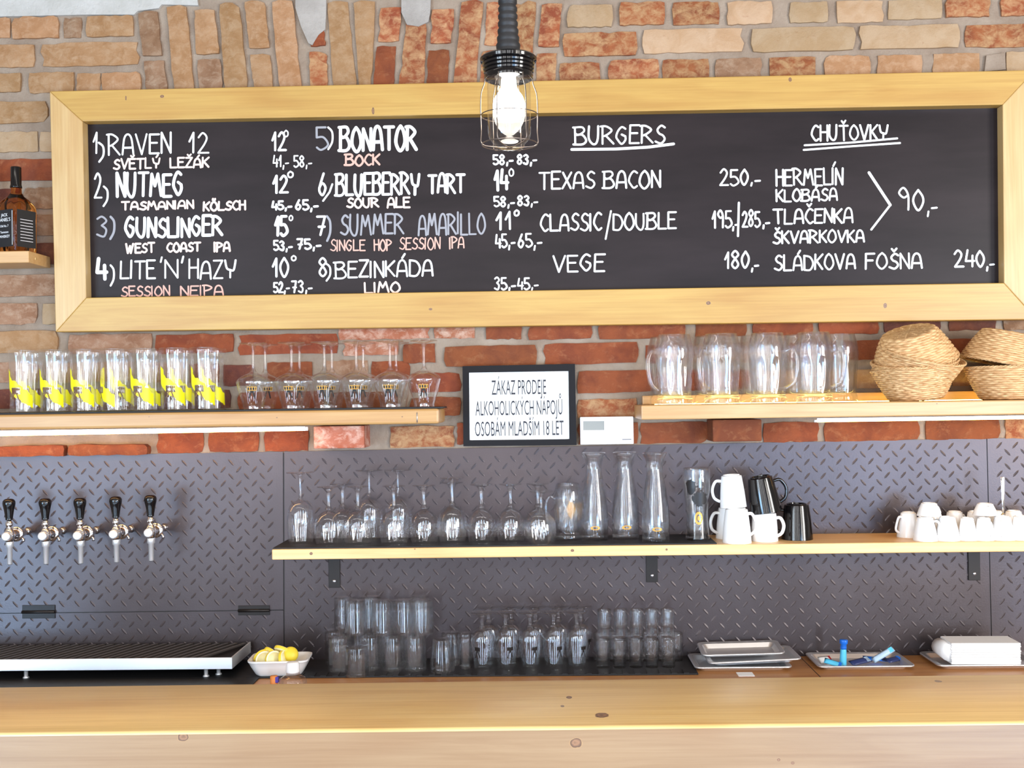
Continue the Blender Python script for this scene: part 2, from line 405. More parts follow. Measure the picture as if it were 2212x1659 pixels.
def brick(q, kind, proud=.008, parent=None):
    """q: four wall points (x, z) tl, tr, br, bl"""
    w = math.hypot(q[1][0]-q[0][0], q[1][1]-q[0][1]); h = math.hypot(q[3][0]-q[0][0], q[3][1]-q[0][1])
    nx, nz = (8, 3) if w > h*1.6 else ((3, 8) if h > w*1.6 else (4, 4))
    bm = bmesh.new(); V = {}
    pr = proud + random.uniform(-.002, .004)
    for i in range(nx+1):
        for j in range(nz+1):
            s, t = i/nx, j/nz
            top = Vector(q[0]).lerp(Vector(q[1]), s); bot = Vector(q[3]).lerp(Vector(q[2]), s)
            p = top.lerp(bot, t)
            edge = i in (0, nx) or j in (0, nz); corner = i in (0, nx) and j in (0, nz)
            y = -pr + noise.noise(Vector((p.x*30, p.y*30, 5)))*.0022
            cx = (q[0][0]+q[2][0])/2; cz = (q[0][1]+q[2][1])/2
            if edge:
                jit = .0017
                p = Vector((p.x+random.uniform(-jit, jit), p.y+random.uniform(-jit, jit)))
                y += .0022
                if random.random() < .07:
                    p = p.lerp(Vector((cx, cz)), .06); y += .004
            if corner: p = p.lerp(Vector((cx, cz)), .035); y += .0012
            V[i, j] = bm.verts.new((p.x, y, p.y))
    for i in range(nx):
        for j in range(nz):
            bm.faces.new((V[i, j], V[i, j+1], V[i+1, j+1], V[i+1, j]))
    loop = [(i, 0) for i in range(nx)] + [(nx, j) for j in range(nz)] + [(i, nz) for i in range(nx, 0, -1)] + [(0, j) for j in range(nz, 0, -1)]
    B = [bm.verts.new((V[k].co.x, .004, V[k].co.z)) for k in loop]
    for a in range(len(loop)):
        b = (a+1) % len(loop); bm.faces.new((V[loop[a]], V[loop[b]], B[b], B[a]))
    bmesh.ops.recalc_face_normals(bm, faces=bm.faces)
    me = mesh_from(bm, MAT[kind], True, 'brick'); sharpen(me, 35)
    return link('brick', me, parent or wall)
def bq(x0, x1, yt, yb, kind, proud=.008, slope=-.021):
    ym = (x0+x1)/2
    f = lambda x, y: tuple(P(x, y+(x-ym)*slope, 0).xz)
    brick([f(x0, yt), f(x1, yt), f(x1, yb), f(x0, yb)], kind, proud)
def row(spec, proud=.008):
    for (x0, x1, yt, yb, k) in spec: bq(x0, x1, yt, yb, k, proud)
# courses left of the arch
row([(-60, 24, 40, 84, 't'), (28, 131, 38, 84, 't'), (139, 177, 38, 83, 'm'), (188, 290, 36, 80, 't'),
     (-60, 76, 98, 147, 't'), (89, 302, 93, 143, 't'),
     (-60, 48, 160, 201, 't'), (64, 162, 158, 202, 't'), (167, 218, 159, 200, 't'), (222, 307, 158, 200, 't'), (110, 215, 222, 262, 't'),
     (-110, 104, 221, 268, 't'), (-110, -20, 285, 330, 't'), (-12, 84, 285, 329, 'c'), (88, 170, 285, 328, 'c'),
     (-90, 130, 345, 392, 'o'), (-60, 40, 408, 450, 'd'), (52, 150, 406, 452, 'm'), (-110, 130, 466, 511, 'm'),
     (-60, 30, 528, 574, 'm'), (42, 150, 526, 572, 'd'), (-90, 130, 595, 641, 'm'), (-60, 82, 656, 702, 'm'), (93, 190, 656, 700, 'c'),
     (-110, 127, 716, 764, 't'), (149, 330, 721, 764, 'm'), (337, 506, 722, 763, 'o'), (514, 731, 722, 765, 'o')])
row([(-60, 85, 782, 826, 'm'), (100, 290, 782, 825, 't'), (305, 400, 784, 826, 'm'), (410, 474, 786, 828, 'o'), (484, 547, 788, 834, 'd'), (578, 676, 782, 824, 'o'), (705, 796, 778, 822, 'm'), (803, 886, 780, 822, 'o'),
     (-110, 90, 842, 884, 'd'), (105, 300, 842, 884, 'm'), (315, 500, 843, 884, 'd'), (516, 700, 846, 884, 'o'), (712, 860, 846, 882, 'o'),
     (742, 862, 738, 768, 'p')])
# middle and right courses below the board
row([(732, 930, 698, 733, 'p'), (938, 1026, 704, 731, 'p'), (1050, 1127, 700, 733, 'o'), (1141, 1279, 699, 733, 'o'), (1293, 1480, 696, 732, 'o'), (1500, 1612, 694, 728, 'o'), (1626, 1755, 694, 724, 'o'), (1768, 1896, 692, 722, 'o'), (1908, 2030, 685, 718, 'd'), (2048, 2150, 683, 714, 'd'), (2165, 2300, 682, 712, 'm'),
     (870, 941, 743, 784, 'o'), (960, 1160, 747, 791, 'o'), (1173, 1378, 741, 786, 'o'), (1394, 1470, 744, 784, 'o'), (1482, 1690, 740, 782, 'm'), (1704, 1806, 738, 780, 'o'), (1820, 1940, 734, 778, 'o'), (1955, 2150, 732, 776, 'o'), (2165, 2300, 730, 772, 'o'),
     (888, 997, 806, 846, 'o'), (1010, 1236, 806, 846, 'o'), (1247, 1410, 801, 848, 'o'), (1424, 1620, 800, 843, 'o'), (1634, 1830, 798, 838, 't'), (1845, 2040, 796, 838, 't'), (2054, 2250, 792, 832, 't'),
     (885, 996, 858, 899, 'o'), (1010, 1236, 862, 903, 'o'), (1247, 1376, 862, 902, 'r'), (1390, 1500, 861, 900, 'o'),
     (988, 1010, 914, 960, 'o'), (1020, 1120, 916, 960, 'o'), (1132, 1236, 916, 960, 'o'), (1247, 1378, 914, 959, 'o'), (1382, 1532, 912, 957, 'o'), (1648, 1768, 912, 955, 'o'), (1778, 1985, 910, 952, 'o'), (1997, 2158, 906, 949, 'o'), (2168, 2320, 903, 946, 'r'),
     (340, 441, 934, 978, 'o'), (452, 560, 933, 976, 'o'), (572, 668, 930, 974, 'o'), (-110, -6, 940, 984, 'o'),
     (842, 984, 920, 966, 'r')])
row([(5, 147, 962, 985, 'o'), (157, 327, 959, 982, 'o')], .03)
# the brick arch: standing bricks, (top-left x, top-right x, y top, bottom-left x, bottom-right x, y bottom, kind)
for (a, b2, yt, c2, d2, yb, k) in [
    (299, 343, 27, 311, 352, 123, 'm'), (312, 355, 133, 318, 364, 200, 'm'), (361, 404, 14, 378, 421, 200, 't'),
    (420, 464, 22, 425, 476, 119, 't'), (427, 477, 129, 431, 482, 200, 'm'), (475, 518, 8, 488, 538, 200, 't'),
    (529, 573, 4, 541, 583, 107, 't'), (541, 585, 119, 551, 592, 200, 't'), (587, 633, 2, 606, 653, 200, 't'),
    (678, 701, 64, 672, 704, 101, 'o'), (669, 706, 113, 671, 709, 198, 'r'), (706, 751, 3, 722, 772, 200, 't'),
    (764, 812, 4, 778, 802, 200, 't'), (822, 868, 17, 818, 862, 92, 'r'), (814, 856, 101, 805, 850, 200, 'o'),
    (877, 922, 50, 861, 916, 200, 'r'), (933, 983, 22, 931, 975, 97, 'r'), (926, 972, 108, 921, 967, 200, 'o'),
    (998, 1044, 3, 978, 1027, 200, 'r'), (1052, 1096, 4, 1046, 1088, 99, 'r'), (1042, 1086, 110, 1035, 1080, 200, 'r'),
    (1110, 1158, 4, 1094, 1146, 200, 'r'), (1171, 1214, 10, 1161, 1207, 104, 'r'), (1160, 1203, 116, 1155, 1197, 200, 'r')]:
    f = lambda x, y: tuple(P(x, y, 0).xz)
    brick([f(a, yt), f(b2, yt-.02*(b2-a)), f(d2, yb-.02*(d2-c2)), f(c2, yb)], k)
# courses right of the arch
row([(1225, 1323, 12, 60, 'c'), (1338, 1436, 6, 55, 'r'), (1452, 1553, 5, 54, 'r'), (1569, 1668, 5, 54, 'c'), (1705, 1788, 6, 50, 'c'), (1806, 1908, 3, 50, 'c'), (1917, 2034, 1, 43, 'c'), (2041, 2138, -4, 38, 'r'), (2160, 2262, -7, 35, 'r'),
     (1216, 1376, 72, 122, 'r'), (1387, 1606, 64, 115, 'c'), (1622, 1846, 61, 112, 'c'), (1854, 2071, 56, 106, 'c'), (2083, 2300, 53, 102, 'r'),
     (1209, 1296, 137, 190, 'r'), (1314, 1422, 130, 180, 'r'), (1430, 1532, 129, 178, 'r'), (1545, 1645, 127, 176, 'm'), (1661, 1761, 124, 174, 'r'), (1779, 1878, 122, 170, 't'), (1893, 1990, 120, 168, 't'), (2014, 2115, 116, 166, 't'), (2172, 2275, 112, 160, 'c')])
# the course above the picture's edge, so that the wall goes on upward
row([(x, x+212, -52+(1106-x)*.021-0, -8+(1106-x)*.021, 'c' if x % 3 else 'r') for x in range(1230, 2300, 226)])
# two bricks that stick out and carry the upper shelves
def corbel(x0, x1, yt, yb, k, d):
    a = P(x0, yt, d); b = P(x1, yb, d)
    bm = bmesh.new(); box_bm(bm, a.x, b.x, -d, .004, b.z, a.z, .003); me = mesh_from(bm, MAT[k])
    link('brick', me, wall)
corbel(677, 787, 921, 968, 'p', .10)
corbel(1539, 1646, 907, 953, 'o', .10)
# plaster patch, top left, and smears over the crown of the arch
def patch(pts, y=-.009, m=PLASTER):
    q = [tuple(P(x, yy, 0).xz) for x, yy in pts]
    link('plaster_patch', poly_prism(m, q, y, .002), wall)
patch([(-120, -60), (420, -60), (430, 14), (352, 12), (345, 20), (300, 26), (292, 34), (180, 34), (60, 37), (-120, 40)])
patch([(640, -20), (706, -20), (706, 30), (704, 66), (690, 78), (676, 100), (668, 96), (652, 60), (640, 20)], -.011, PLASTER2)
patch([(868, -20), (932, -20), (930, 30), (926, 50), (905, 60), (880, 56), (868, 30)], -.011, PLASTER2)
patch([(2128, 122), (2168, 116), (2170, 152), (2124, 156)], -.009, MORTAR)

# ------------------------------------------------------------------ tread plate panels behind the taps
def tread(pts, lab, y=-.005):
    q = [tuple(P(x, yy, 0).xz) for x, yy in pts]
    root = link('tread_plate', poly_prism(STEEL, q, y, -.0006), label=lab, cat='wall panel')
    zs = [p[1] for p in q]; xs = [p[0] for p in q]
    def inside(x, z):
        c = False; n = len(q)
        for i in range(n):
            (x1, z1), (x2, z2) = q[i], q[(i+1) % n]
            if (z1 > z) != (z2 > z) and x < (x2-x1)*(z-z1)/(z2-z1)+x1: c = not c
        return c
    bm = bmesh.new(); dx, dz = .0425, .0378; L_, Wd, H = .0125, .0030, .0012
    for j in range(int(min(zs)/dz)-1, int(max(zs)/dz)+2):
        for i in range(int(min(xs)/dx)-2, int(max(xs)/dx)+2):
            for o in (0, 1):
                cx, cz = (i+.5*o)*dx, (j+.5*o)*dz
                if not all(inside(cx+a, cz+b) for a in (-.014, .014) for b in (-.012, .012)): continue
                ang = (-1 if o == 0 else 1)*math.radians(48)
                u = Vector((math.cos(ang), 0, math.sin(ang))); v = Vector((-u.z, 0, u.x)); c = Vector((cx, y, cz)); nrm = Vector((0, -H, 0))
                e0 = bm.verts.new(c-u*L_); e1 = bm.verts.new(c+u*L_)
                s = [bm.verts.new(c+u*a*L_+v*b*Wd) for a, b in ((-.5, 1), (.5, 1), (.5, -1), (-.5, -1))]
                t0 = bm.verts.new(c-u*L_*.55+nrm); t1 = bm.verts.new(c+u*L_*.55+nrm)
                for f in ((e0, t0, s[0]), (s[0], t0, t1, s[1]), (s[1], t1, e1), (e1, t1, s[2]), (s[2], t1, t0, s[3]), (s[3], t0, e0)):
                    bm.faces.new(f)
    bmesh.ops.recalc_face_normals(bm, faces=bm.faces)
    for f in bm.faces:
        if f.normal.y > 0: f.normal_flip()
    link('tread_lugs', mesh_from(bm, LUG), root, kind='stuff')
    return root
tread([(-150, 988), (612, 975.5), (613, 1316), (-150, 1325)], 'dark grey tread plate panel behind the five beer taps')
tread([(-150, 1327), (613, 1318), (614, 1440), (-150, 1450)], 'low hinged tread plate flap behind the drip tray')
tread([(615, 975.5), (2129, 947), (2140, 1420), (616, 1430)], 'long dark tread plate panel behind the middle shelf')
tread([(2131, 947), (2380, 942), (2380, 1416), (2142, 1420)], 'tread plate panel at the right end behind the spoon')

for (x0, y0, x1, y1) in ((-150, 1320, 612, 1312), (609, 978, 618, 1440), (2125, 950, 2146, 1410)):
    a, b = P(x0, y0, 0), P(x1, y1, 0); m_ = .010
    link('seam_strip', box(BLACKI, min(a.x, b.x)-(0 if x0 < 0 else .003), max(a.x, b.x)+(0 if x0 < 0 else .003), -.0030, .001, min(a.z, b.z)-m_*(x0 < 0), max(a.z, b.z)), wall)

def hinge(x0, x1, y0, y1, lab):
    a, b = P(x0, y0, .01), P(x1, y1, .01)
    r = empty('hinge', ((a.x+b.x)/2, -.005, (a.z+b.z)/2), lab, 'hinge')
    w = (b.x-a.x)/2; h = (a.z-b.z)/2
    link('hinge_leaf', box(BLACKI, -w, w, -.003, 0, .001, h, .0005), r)
    link('hinge_leaf', box(BLACKI, -w, w, -.003, 0, -h, -.001, .0005), r)
    link('hinge_pin', tube(BLACKI, [(-w, -.005, 0), (w, -.005, 0)], .0042, 10), r)
hinge(47, 118, 1308, 1336, 'black hinge on the steel flap nearest the leftmost tap')
hinge(514, 582, 1309, 1329, 'black hinge on the steel flap above the lemon dish')

# ------------------------------------------------------------------ menu board
DF, DB = .055, .020
board = empty('menu_board', tuple(P(1160, 440, 0).xyz*1.0) , 'long framed blackboard with chalk drinks and food menu', 'menu board')
board.location = (0, 0, 0)
fo = [P(107, 197, DF), P(2236, 151, DF), P(2240, 690, DF), P(120, 717, DF)]
fi = [P(178, 262, DF), P(2166, 226, DF), P(2169, 611, DF), P(186, 643, DF)]
def fboard(a, b, c, d, m):
    bm = bmesh.new(); pts = [a, b, c, d]
    cen = sum(pts, Vector())/4
    fr = [bm.verts.new((p.x, -DF, p.z)) for p in pts]; bk = [bm.verts.new((p.x, -.009, p.z)) for p in pts]
    bm.faces.new(fr); bm.faces.new(bk[::-1])
    for i in range(4): bm.faces.new((fr[i], bk[i], bk[(i+1) % 4], fr[(i+1) % 4]))
    bmesh.ops.recalc_face_normals(bm, faces=bm.faces)
    bmesh.ops.bevel(bm, geom=[e for e in bm.edges], offset=.0022, segments=2, profile=.5, affect='EDGES')
    link('frame_board', mesh_from(bm, m), board)
fboard(fo[0], fo[1], fi[1], fi[0], W_TOP); fboard(fo[1], fo[2], fi[2], fi[1], W_SIDE)
fboard(fo[2], fo[3], fi[3], fi[2], W_BOT); fboard(fo[3], fo[0], fi[0], fi[3], W_SIDE)
link('writing_surface', poly_prism(BLACKBOARD, [(p.x, p.z) for p in (P(150, 240, DB), P(2190, 200, DB), P(2195, 640, DB), P(160, 670, DB))], -DB, -.010), board)

G = {'A': (6, '~00 17 39 57 60;13 53'), 'B': (6, '09 00;~-9 09 49 57 25 06;~15 45 62 40 -0'), 'C': (5, '~58 39 17 04 12 30 51'),
     'D': (6, '09 00;~09 48 64 40 00'), 'E': (5, '59 09 00 50;05 45'), 'F': (5, '59 09 00;05 45'), 'G': (6, '~58 39 17 04 12 30 52 54;35 54'),
     'H': (5, '09 00;59 50;05 55'), 'I': (1, '09 00'), 'J': (4, '~39 32 20 01'), 'K': (5, '09 00;59 04;15 50'), 'L': (5, '09 00 50'),
     'M': (7, '00 19 34 59 70'), 'N': (5, '00 09 50 59'), 'O': (6, '~39 17 03 20 40 63 57 39'), 'P': (5, '00 09;~-9 29 57 35 04'),
     'R': (6, '00 09;~-9 29 57 35 14;24 60'), 'S': (5, '~58 39 17 25 44 52 30 01'), 'T': (6, '09 69;39 30'), 'U': (6, '~09 03 20 40 53 59'),
     'V': (6, '09 30 69'), 'W': (8, '09 20 47 50 79'), 'X': (5, '09 50;59 00'), 'Y': (6, '~09 15 34 54 69;34 30'), 'Z': (5, '09 59 00 50'),
     '0': (5, '~29 06 03 20 43 46 29'), '1': (3, '05 29 20'), '2': (5, '~07 29 47 34 00;00 50'), '3': (5, '~08 29 47 25;~25 43 30 01'),
     '4': (5, '19 03 53;46 40'), '5': (5, '49 09 05;~05 35 52 20 01'), '6': (5, '~39 15 02 20 43 25 03'), '7': (5, '09 49 20;14 44'),
     '8': (5, '~25 07 29 47 25 02 20 42 25'), '9': (5, '~46 25 07 29 46 40'), ')': (3, '~09 27 23 00'), '(': (3, '~39 17 13 30')}
def glyph(ch):
    base = unicodedata.normalize('NFD', ch); c = base[0]; acc = base[1:] if len(base) > 1 else ''
    if c == ',': return 1.5, [([(1, 1.2), (.5, -1.6)], 0)]
    if c == '-': return 3.5, [([(.2, 2.8), (3.4, 3.0)], 0)]
    if c == '.': return 1, [([(.4, .2), (.6, 0)], 0)]
    if c == '/': return 3, [([(0, 0), (3, 9)], 0)]
    if c == "'": return 2, [([(2, 9), (0, 0)], 0)]
    if c == 'o': return 5, [([(2.5, 9), (.3, 6), (.6, 1.5), (2.5, 0), (4.6, 2), (4.7, 6.5), (2.5, 9)], 1)]
    w, s = G[c]; out = []
    for st in s.split(';'):
        sm = st.startswith('~'); st = st.lstrip('~')
        pts = [((-1.0 if t[0] == '-' else int(t[0])), int(t[1])) for t in st.split()]
        out.append((pts, sm))
    m = w/2
    if '\u030c' in acc: out.append(([(m-1.3, 12), (m, 10.4), (m+1.5, 12.2)], 0))
    if '\u0301' in acc: out.append(([(m, 10.2), (m+1.5, 12.4)], 0))
    if '\u0308' in acc: out += [([(m-1, 10.6), (m-.8, 11.8)], 0), ([(m+1, 10.6), (m+1.2, 11.8)], 0)]
    if '\u030a' in acc: out.append(([(m, 10.2), (m-.9, 11.2), (m, 12.2), (m+.9, 11.2), (m, 10.2)], 1))
    return w, out
def ribbon(bm, pts, th, y0_):
    """flat round-ended stroke through (x, z) points lying on the board"""
    for i, p in enumerate(pts):
        y = y0_ - (len(bm.faces) % 48)*1.1e-5
        n = 8; c = [bm.verts.new((p[0]+th*.5*math.cos(2*PI*k/n), y, p[1]+th*.5*math.sin(2*PI*k/n))) for k in range(n)]
        bm.faces.new(c)
        if i+1 < len(pts):
            q = pts[i+1]; dx, dz = q[0]-p[0], q[1]-p[1]; l = math.hypot(dx, dz)
            if l < 1e-6: continue
            nx, nz = -dz/l*th/2, dx/l*th/2
            y -= 5e-6
            bm.faces.new([bm.verts.new((a, y, b)) for a, b in ((p[0]+nx, p[1]+nz), (q[0]+nx, q[1]+nz), (q[0]-nx, q[1]-nz), (p[0]-nx, p[1]-nz))])
def chalk(s, x0, x1, yt, yb, m=None, th=4.2, slope=-.02, sub='lettering'):
    m = m or CHALK; gl = [glyph(c) if c != ' ' else (4, []) for c in s]
    gap = 1.5; tot = sum(g[0] for g in gl)+gap*(len(gl)-1)
    # single narrow glyphs fill the box
    sx = (x1-x0-th)/max(tot, .8); cur = 0; bm = bmesh.new(); wth = th*MPP(DB)
    if tot <= 1: sx = 1.0
    sh = (yb-yt-th)/9.0; xm = (x0+x1)/2
    for w, strokes in gl:
        jy = random.uniform(-.35, .35); jr = random.uniform(-.04, .04); js = random.uniform(.95, 1.05)
        for pts, sm in strokes:
            pp = spline([tuple(map(float, p)) for p in pts], 5) if sm else pts
            wp = []
            for (a, b) in pp:
                b2 = b*js+jy; a2 = a+jr*(b-4.5)
                X = x0+th/2+(cur+a2)*sx; Y = yb-th/2-b2*sh+slope*(X-xm)
                q = P(X, Y, DB); wp.append((q.x, q.z))
            ribbon(bm, wp, wth*random.uniform(.9, 1.08), -DB-.0006)
        cur += w+gap
    for f in bm.faces:
        f.normal_update()
        if f.normal.y > 0: f.normal_flip()
    link(sub, mesh_from(bm, m), board)
def line(pts, th, m=None):
    bm = bmesh.new(); ribbon(bm, [(P(x, y, DB).x, P(x, y, DB).z) for x, y in pts], th*MPP(DB), -DB-.0006)
    link('chalk_line', mesh_from(bm, m or CHALK), board)
p_, pf, gf = CHALKP, CHALKP2, CHALKG
for a in [('1', 200, 214, 284, 333), (')', 212, 230, 303, 350), ('RAVEN', 233, 371, 289, 335), ('12', 407, 453, 285, 331), ('SVĚTLÝ', 244, 347, 341, 366, p_), ('LEŽÁK', 366, 453, 340, 364, p_),
          ('2', 203, 222, 372, 431), (')', 222, 238, 398, 446), ('NUTMEG', 250, 398, 372, 427, None, 6.4), ('TASMANIAN', 261, 420, 433, 454, p_, 4.6), ('KÖLSCH', 438, 532, 433, 456, p_, 4.6),
          ('3', 208, 237, 467, 514, gf), (')', 236, 253, 466, 518, gf, 5.5), ('GUNSLINGER', 268, 483, 467, 514, None, 6.4), ('WEST', 270, 336, 524, 548, p_, 4.6), ('COAST', 359, 435, 522, 545, p_, 4.6), ('IPA', 461, 499, 521, 545, p_, 4.6),
          ('4', 206, 234, 553, 606, None, 7.5), (')', 237, 251, 571, 620), ('LITE', 259, 337, 561, 603), ("'", 345, 352, 554, 568), ('N', 355, 386, 560, 603), ("'", 391, 398, 552, 569), ('HAZY', 407, 511, 560, 603), ('SESSION', 261, 368, 617, 641, pf, 3.4), ('NEIPA', 389, 484, 616, 640, pf, 3.4),
          ('12', 586, 620, 285, 328, None, 5), ('o', 612, 624, 281, 297, None, 3), ('41,-', 589, 625, 335, 362, None, 3.2), ('58,-', 634, 675, 334, 362, None, 3.2), ('12', 588, 625, 376, 419, None, 5.5), ('o', 620, 635, 368, 385, None, 3.6), ('45,-', 586, 632, 433, 455, None, 4.6), ('65,-', 637, 689, 430, 455, None, 4.6),
          ('15', 592, 624, 465, 512, None, 6), ('o', 623, 634, 464, 478, None, 3.2), ('53,-', 590, 633, 519, 543, None, 4.4), ('75,-', 640, 695, 515, 540, None, 4.4), ('10', 587, 628, 556, 601, None, 5), ('o', 628, 641, 551, 565, None, 3.2), ('52,-', 590, 627, 608, 633, None, 4), ('73,-', 629, 676, 605, 633, None, 4),
          ('5', 682, 711, 275, 328, gf, 4.6), (')', 707, 724, 275, 325), ('BONATOR', 732, 903, 272, 328, None, 7), ('BOCK', 745, 822, 332, 359, pf, 4.6), ('6', 687, 709, 370, 423, None, 5), ('BLUEBERRY', 724, 908, 373, 423, None, 5.9), ('TART', 923, 1006, 374, 419, None, 5.9), ('SOUR', 748, 820, 426, 450, p_, 4.6), ('ALE', 835, 887, 425, 450, p_, 4.6),
          ('7', 682, 708, 465, 511, None, 5), (')', 704, 719, 461, 522, gf, 5), ('SUMMER', 734, 874, 461, 508, gf, 4.6), ('AMARILLO', 902, 1050, 460, 508, gf, 4.2), ('SINGLE', 713, 790, 517, 543, pf, 3), ('HOP', 807, 847, 516, 542, pf, 3.2), ('SESSION', 862, 952, 513, 540, pf, 3), ('IPA', 970, 1004, 512, 538, pf, 3.2),
          ('8', 688, 710, 553, 598, None, 4.4), (')', 703, 719, 568, 608), ('BEZINKÁDA', 723, 937, 562, 600), ('LIMO', 786, 866, 608, 634, p_, 4.4),
          ('58,-', 1064, 1110, 332, 357, None, 4.4), ('83,-', 1116, 1161, 331, 356, None, 4.4), ('14', 1066, 1100, 364, 413, None, 6), ('o', 1098, 1111, 362, 382, None, 3.4), ('58,-', 1066, 1113, 423, 448, None, 4), ('83,-', 1117, 1163, 421, 446, None, 4), ('11', 1070, 1108, 455, 498, None, 5), ('o', 1109, 1123, 452, 468, None, 4), ('45,-', 1069, 1114, 504, 537, None, 4), ('65,-', 1118, 1172, 503, 536, None, 4), ('35,-', 1067, 1115, 598, 628, None, 4), ('45,-', 1117, 1164, 600, 627, None, 3.6),
          ('BURGERS', 1240, 1438, 271, 313, None, 4.4), ('TEXAS', 1163, 1286, 370, 410), ('BACON', 1303, 1428, 368, 408), ('250', 1554, 1620, 364, 402), (',-', 1619, 1644, 376, 400), ('CLASSIC', 1166, 1301, 460, 500), ('/', 1306, 1322, 452, 518), ('DOUBLE', 1323, 1462, 458, 497), ('195', 1537, 1583, 453, 494), (',-', 1580, 1597, 466, 496), ('285', 1602, 1644, 454, 492), (',-', 1645, 1664, 465, 492), ('VEGE', 1193, 1308, 549, 588), ('180', 1564, 1622, 542, 582), (',-', 1621, 1640, 556, 584),
          ('CHUŤOVKY', 1751, 1919, 268, 304), ('HERMELÍN', 1675, 1822, 364, 402), ('KLOBÁSA', 1675, 1810, 407, 436), ('TLAČENKA', 1669, 1844, 449, 484), ('ŠKVARKOVKA', 1669, 1868, 496, 526), ('SLÁDKOVA', 1671, 1849, 548, 584), ('FOŠNA', 1868, 1993, 546, 582), ('240', 2060, 2130, 540, 578), (',-', 2128, 2149, 553, 582), ('90', 1940, 2000, 406, 456), (',-', 2000, 2026, 424, 462)]:
    chalk(*a)
line([(718, 398), (712, 415), (698, 434)], 4.2)
line([(1235, 323), (1330, 322), (1400, 318), (1455, 311)], 6)
line([(1738, 314), (1840, 308), (1938, 299)], 4.2); line([(1736, 324), (1840, 316), (1944, 309)], 4.2)
line([(1877, 373), (1923, 443)], 6); line([(1923, 443), (1882, 496)], 4.5); line([(1596, 438), (1594, 510)], 4.6)

# ------------------------------------------------------------------ framed notice
def text_mesh(s, m, width, height, bold=0.0):
    cu = bpy.data.curves.new('text', 'FONT'); cu.body = s; cu.align_x = 'CENTER'; cu.size = 1; cu.offset = bold; cu.resolution_u = 3
    o = bpy.data.objects.new('text', cu); COL.objects.link(o)
    dg = bpy.context.evaluated_depsgraph_get(); dg.update()
    me = bpy.data.meshes.new_from_object(o.evaluated_get(dg)); bpy.data.objects.remove(o); bpy.data.curves.remove(cu)
    xs = [v.co.x for v in me.vertices]; cap = .70
    sx = width/(max(xs)-min(xs)); sy = height/cap; cx = (max(xs)+min(xs))/2
    for v in me.vertices: v.co = Vector(((v.co.x-cx)*sx, 0, v.co.y*sy))
    me.materials.clear(); me.materials.append(m); return me
SD = .035
SIGNB = plain('black_sign_frame', rgb(20, 17, 19), .6, 0, **{'Specular IOR Level': .2})
sign = empty('framed_notice', tuple(P(1123, 876, SD)), 'small black framed notice in Czech about selling alcohol, between the upper shelves', 'sign')
o_ = [P(999, 791, SD), P(1242, 786, SD), P(1245.6, 961.5, SD), P(1001, 964, SD)]
i_ = [P(1013, 805, SD), P(1228, 801.6, SD), P(1230, 948.6, SD), P(1014.5, 951, SD)]
sc = sign.location.copy()
for k in range(4):
    a, b, c, d = o_[k], o_[(k+1) % 4], i_[(k+1) % 4], i_[k]
    link('frame_side', poly_prism(SIGNB, [(p.x-sc.x, p.z-sc.z) for p in (a, b, c, d)], 0, .026), sign)
link('paper_sheet', poly_prism(PAPER, [(p.x-sc.x, p.z-sc.z) for p in i_], .005, .007), sign)
for s, cx, yb, w, h in (('ZÁKAZ PRODEJE', 1121, 852, 118, 32), ('ALKOHOLICKÝCH NÁPOJŮ', 1121, 896.5, 188, 32), ('OSOBÁM MLADŠÍM 18 LET', 1122, 941, 192, 32)):
    q = P(cx, yb, SD-.004)
    link('lettering', text_mesh(s, INK, w*MPP(SD), h*MPP(SD)), sign, (q.x-sc.x, .0044, q.z-sc.z), rot=(0, -.001, 0))
# thermostat
TD = .03
th = empty('thermostat', tuple(P(1311, 930, TD)), 'white wall thermostat with small grey display, right of the framed notice', 'thermostat'); tc = th.location.copy()
a, b = P(1253, 901, TD), P(1369, 959, TD)
link('housing', box(PLAST, a.x-tc.x, b.x-tc.x, 0, .026, b.z-tc.z, a.z-tc.z, .002), th)
a, b = P(1259.7, 910, TD), P(1305.5, 929, TD)
link('display', box(LCD, a.x-tc.x, b.x-tc.x, -.0006, .002, b.z-tc.z, a.z-tc.z), th)
for y0, y1 in ((934, 942.5), (944, 952.5)):
    a, b = P(1259, y0, TD), P(1272, y1, TD)
    link('button', box(PLAST, a.x-tc.x, b.x-tc.x, -.0022, .002, b.z-tc.z, a.z-tc.z, .0006), th)
a, b = P(1310.5, 903, TD), P(1311.5, 957, TD); link('lid_seam', box(LCD, a.x-tc.x, b.x-tc.x, -.0003, .002, b.z-tc.z, a.z-tc.z), th)
a, b = P(1344, 948.4, TD), P(1364, 949.6, TD); link('printed_line', box(INK, a.x-tc.x, b.x-tc.x, -.0004, .002, b.z-tc.z, a.z-tc.z), th)

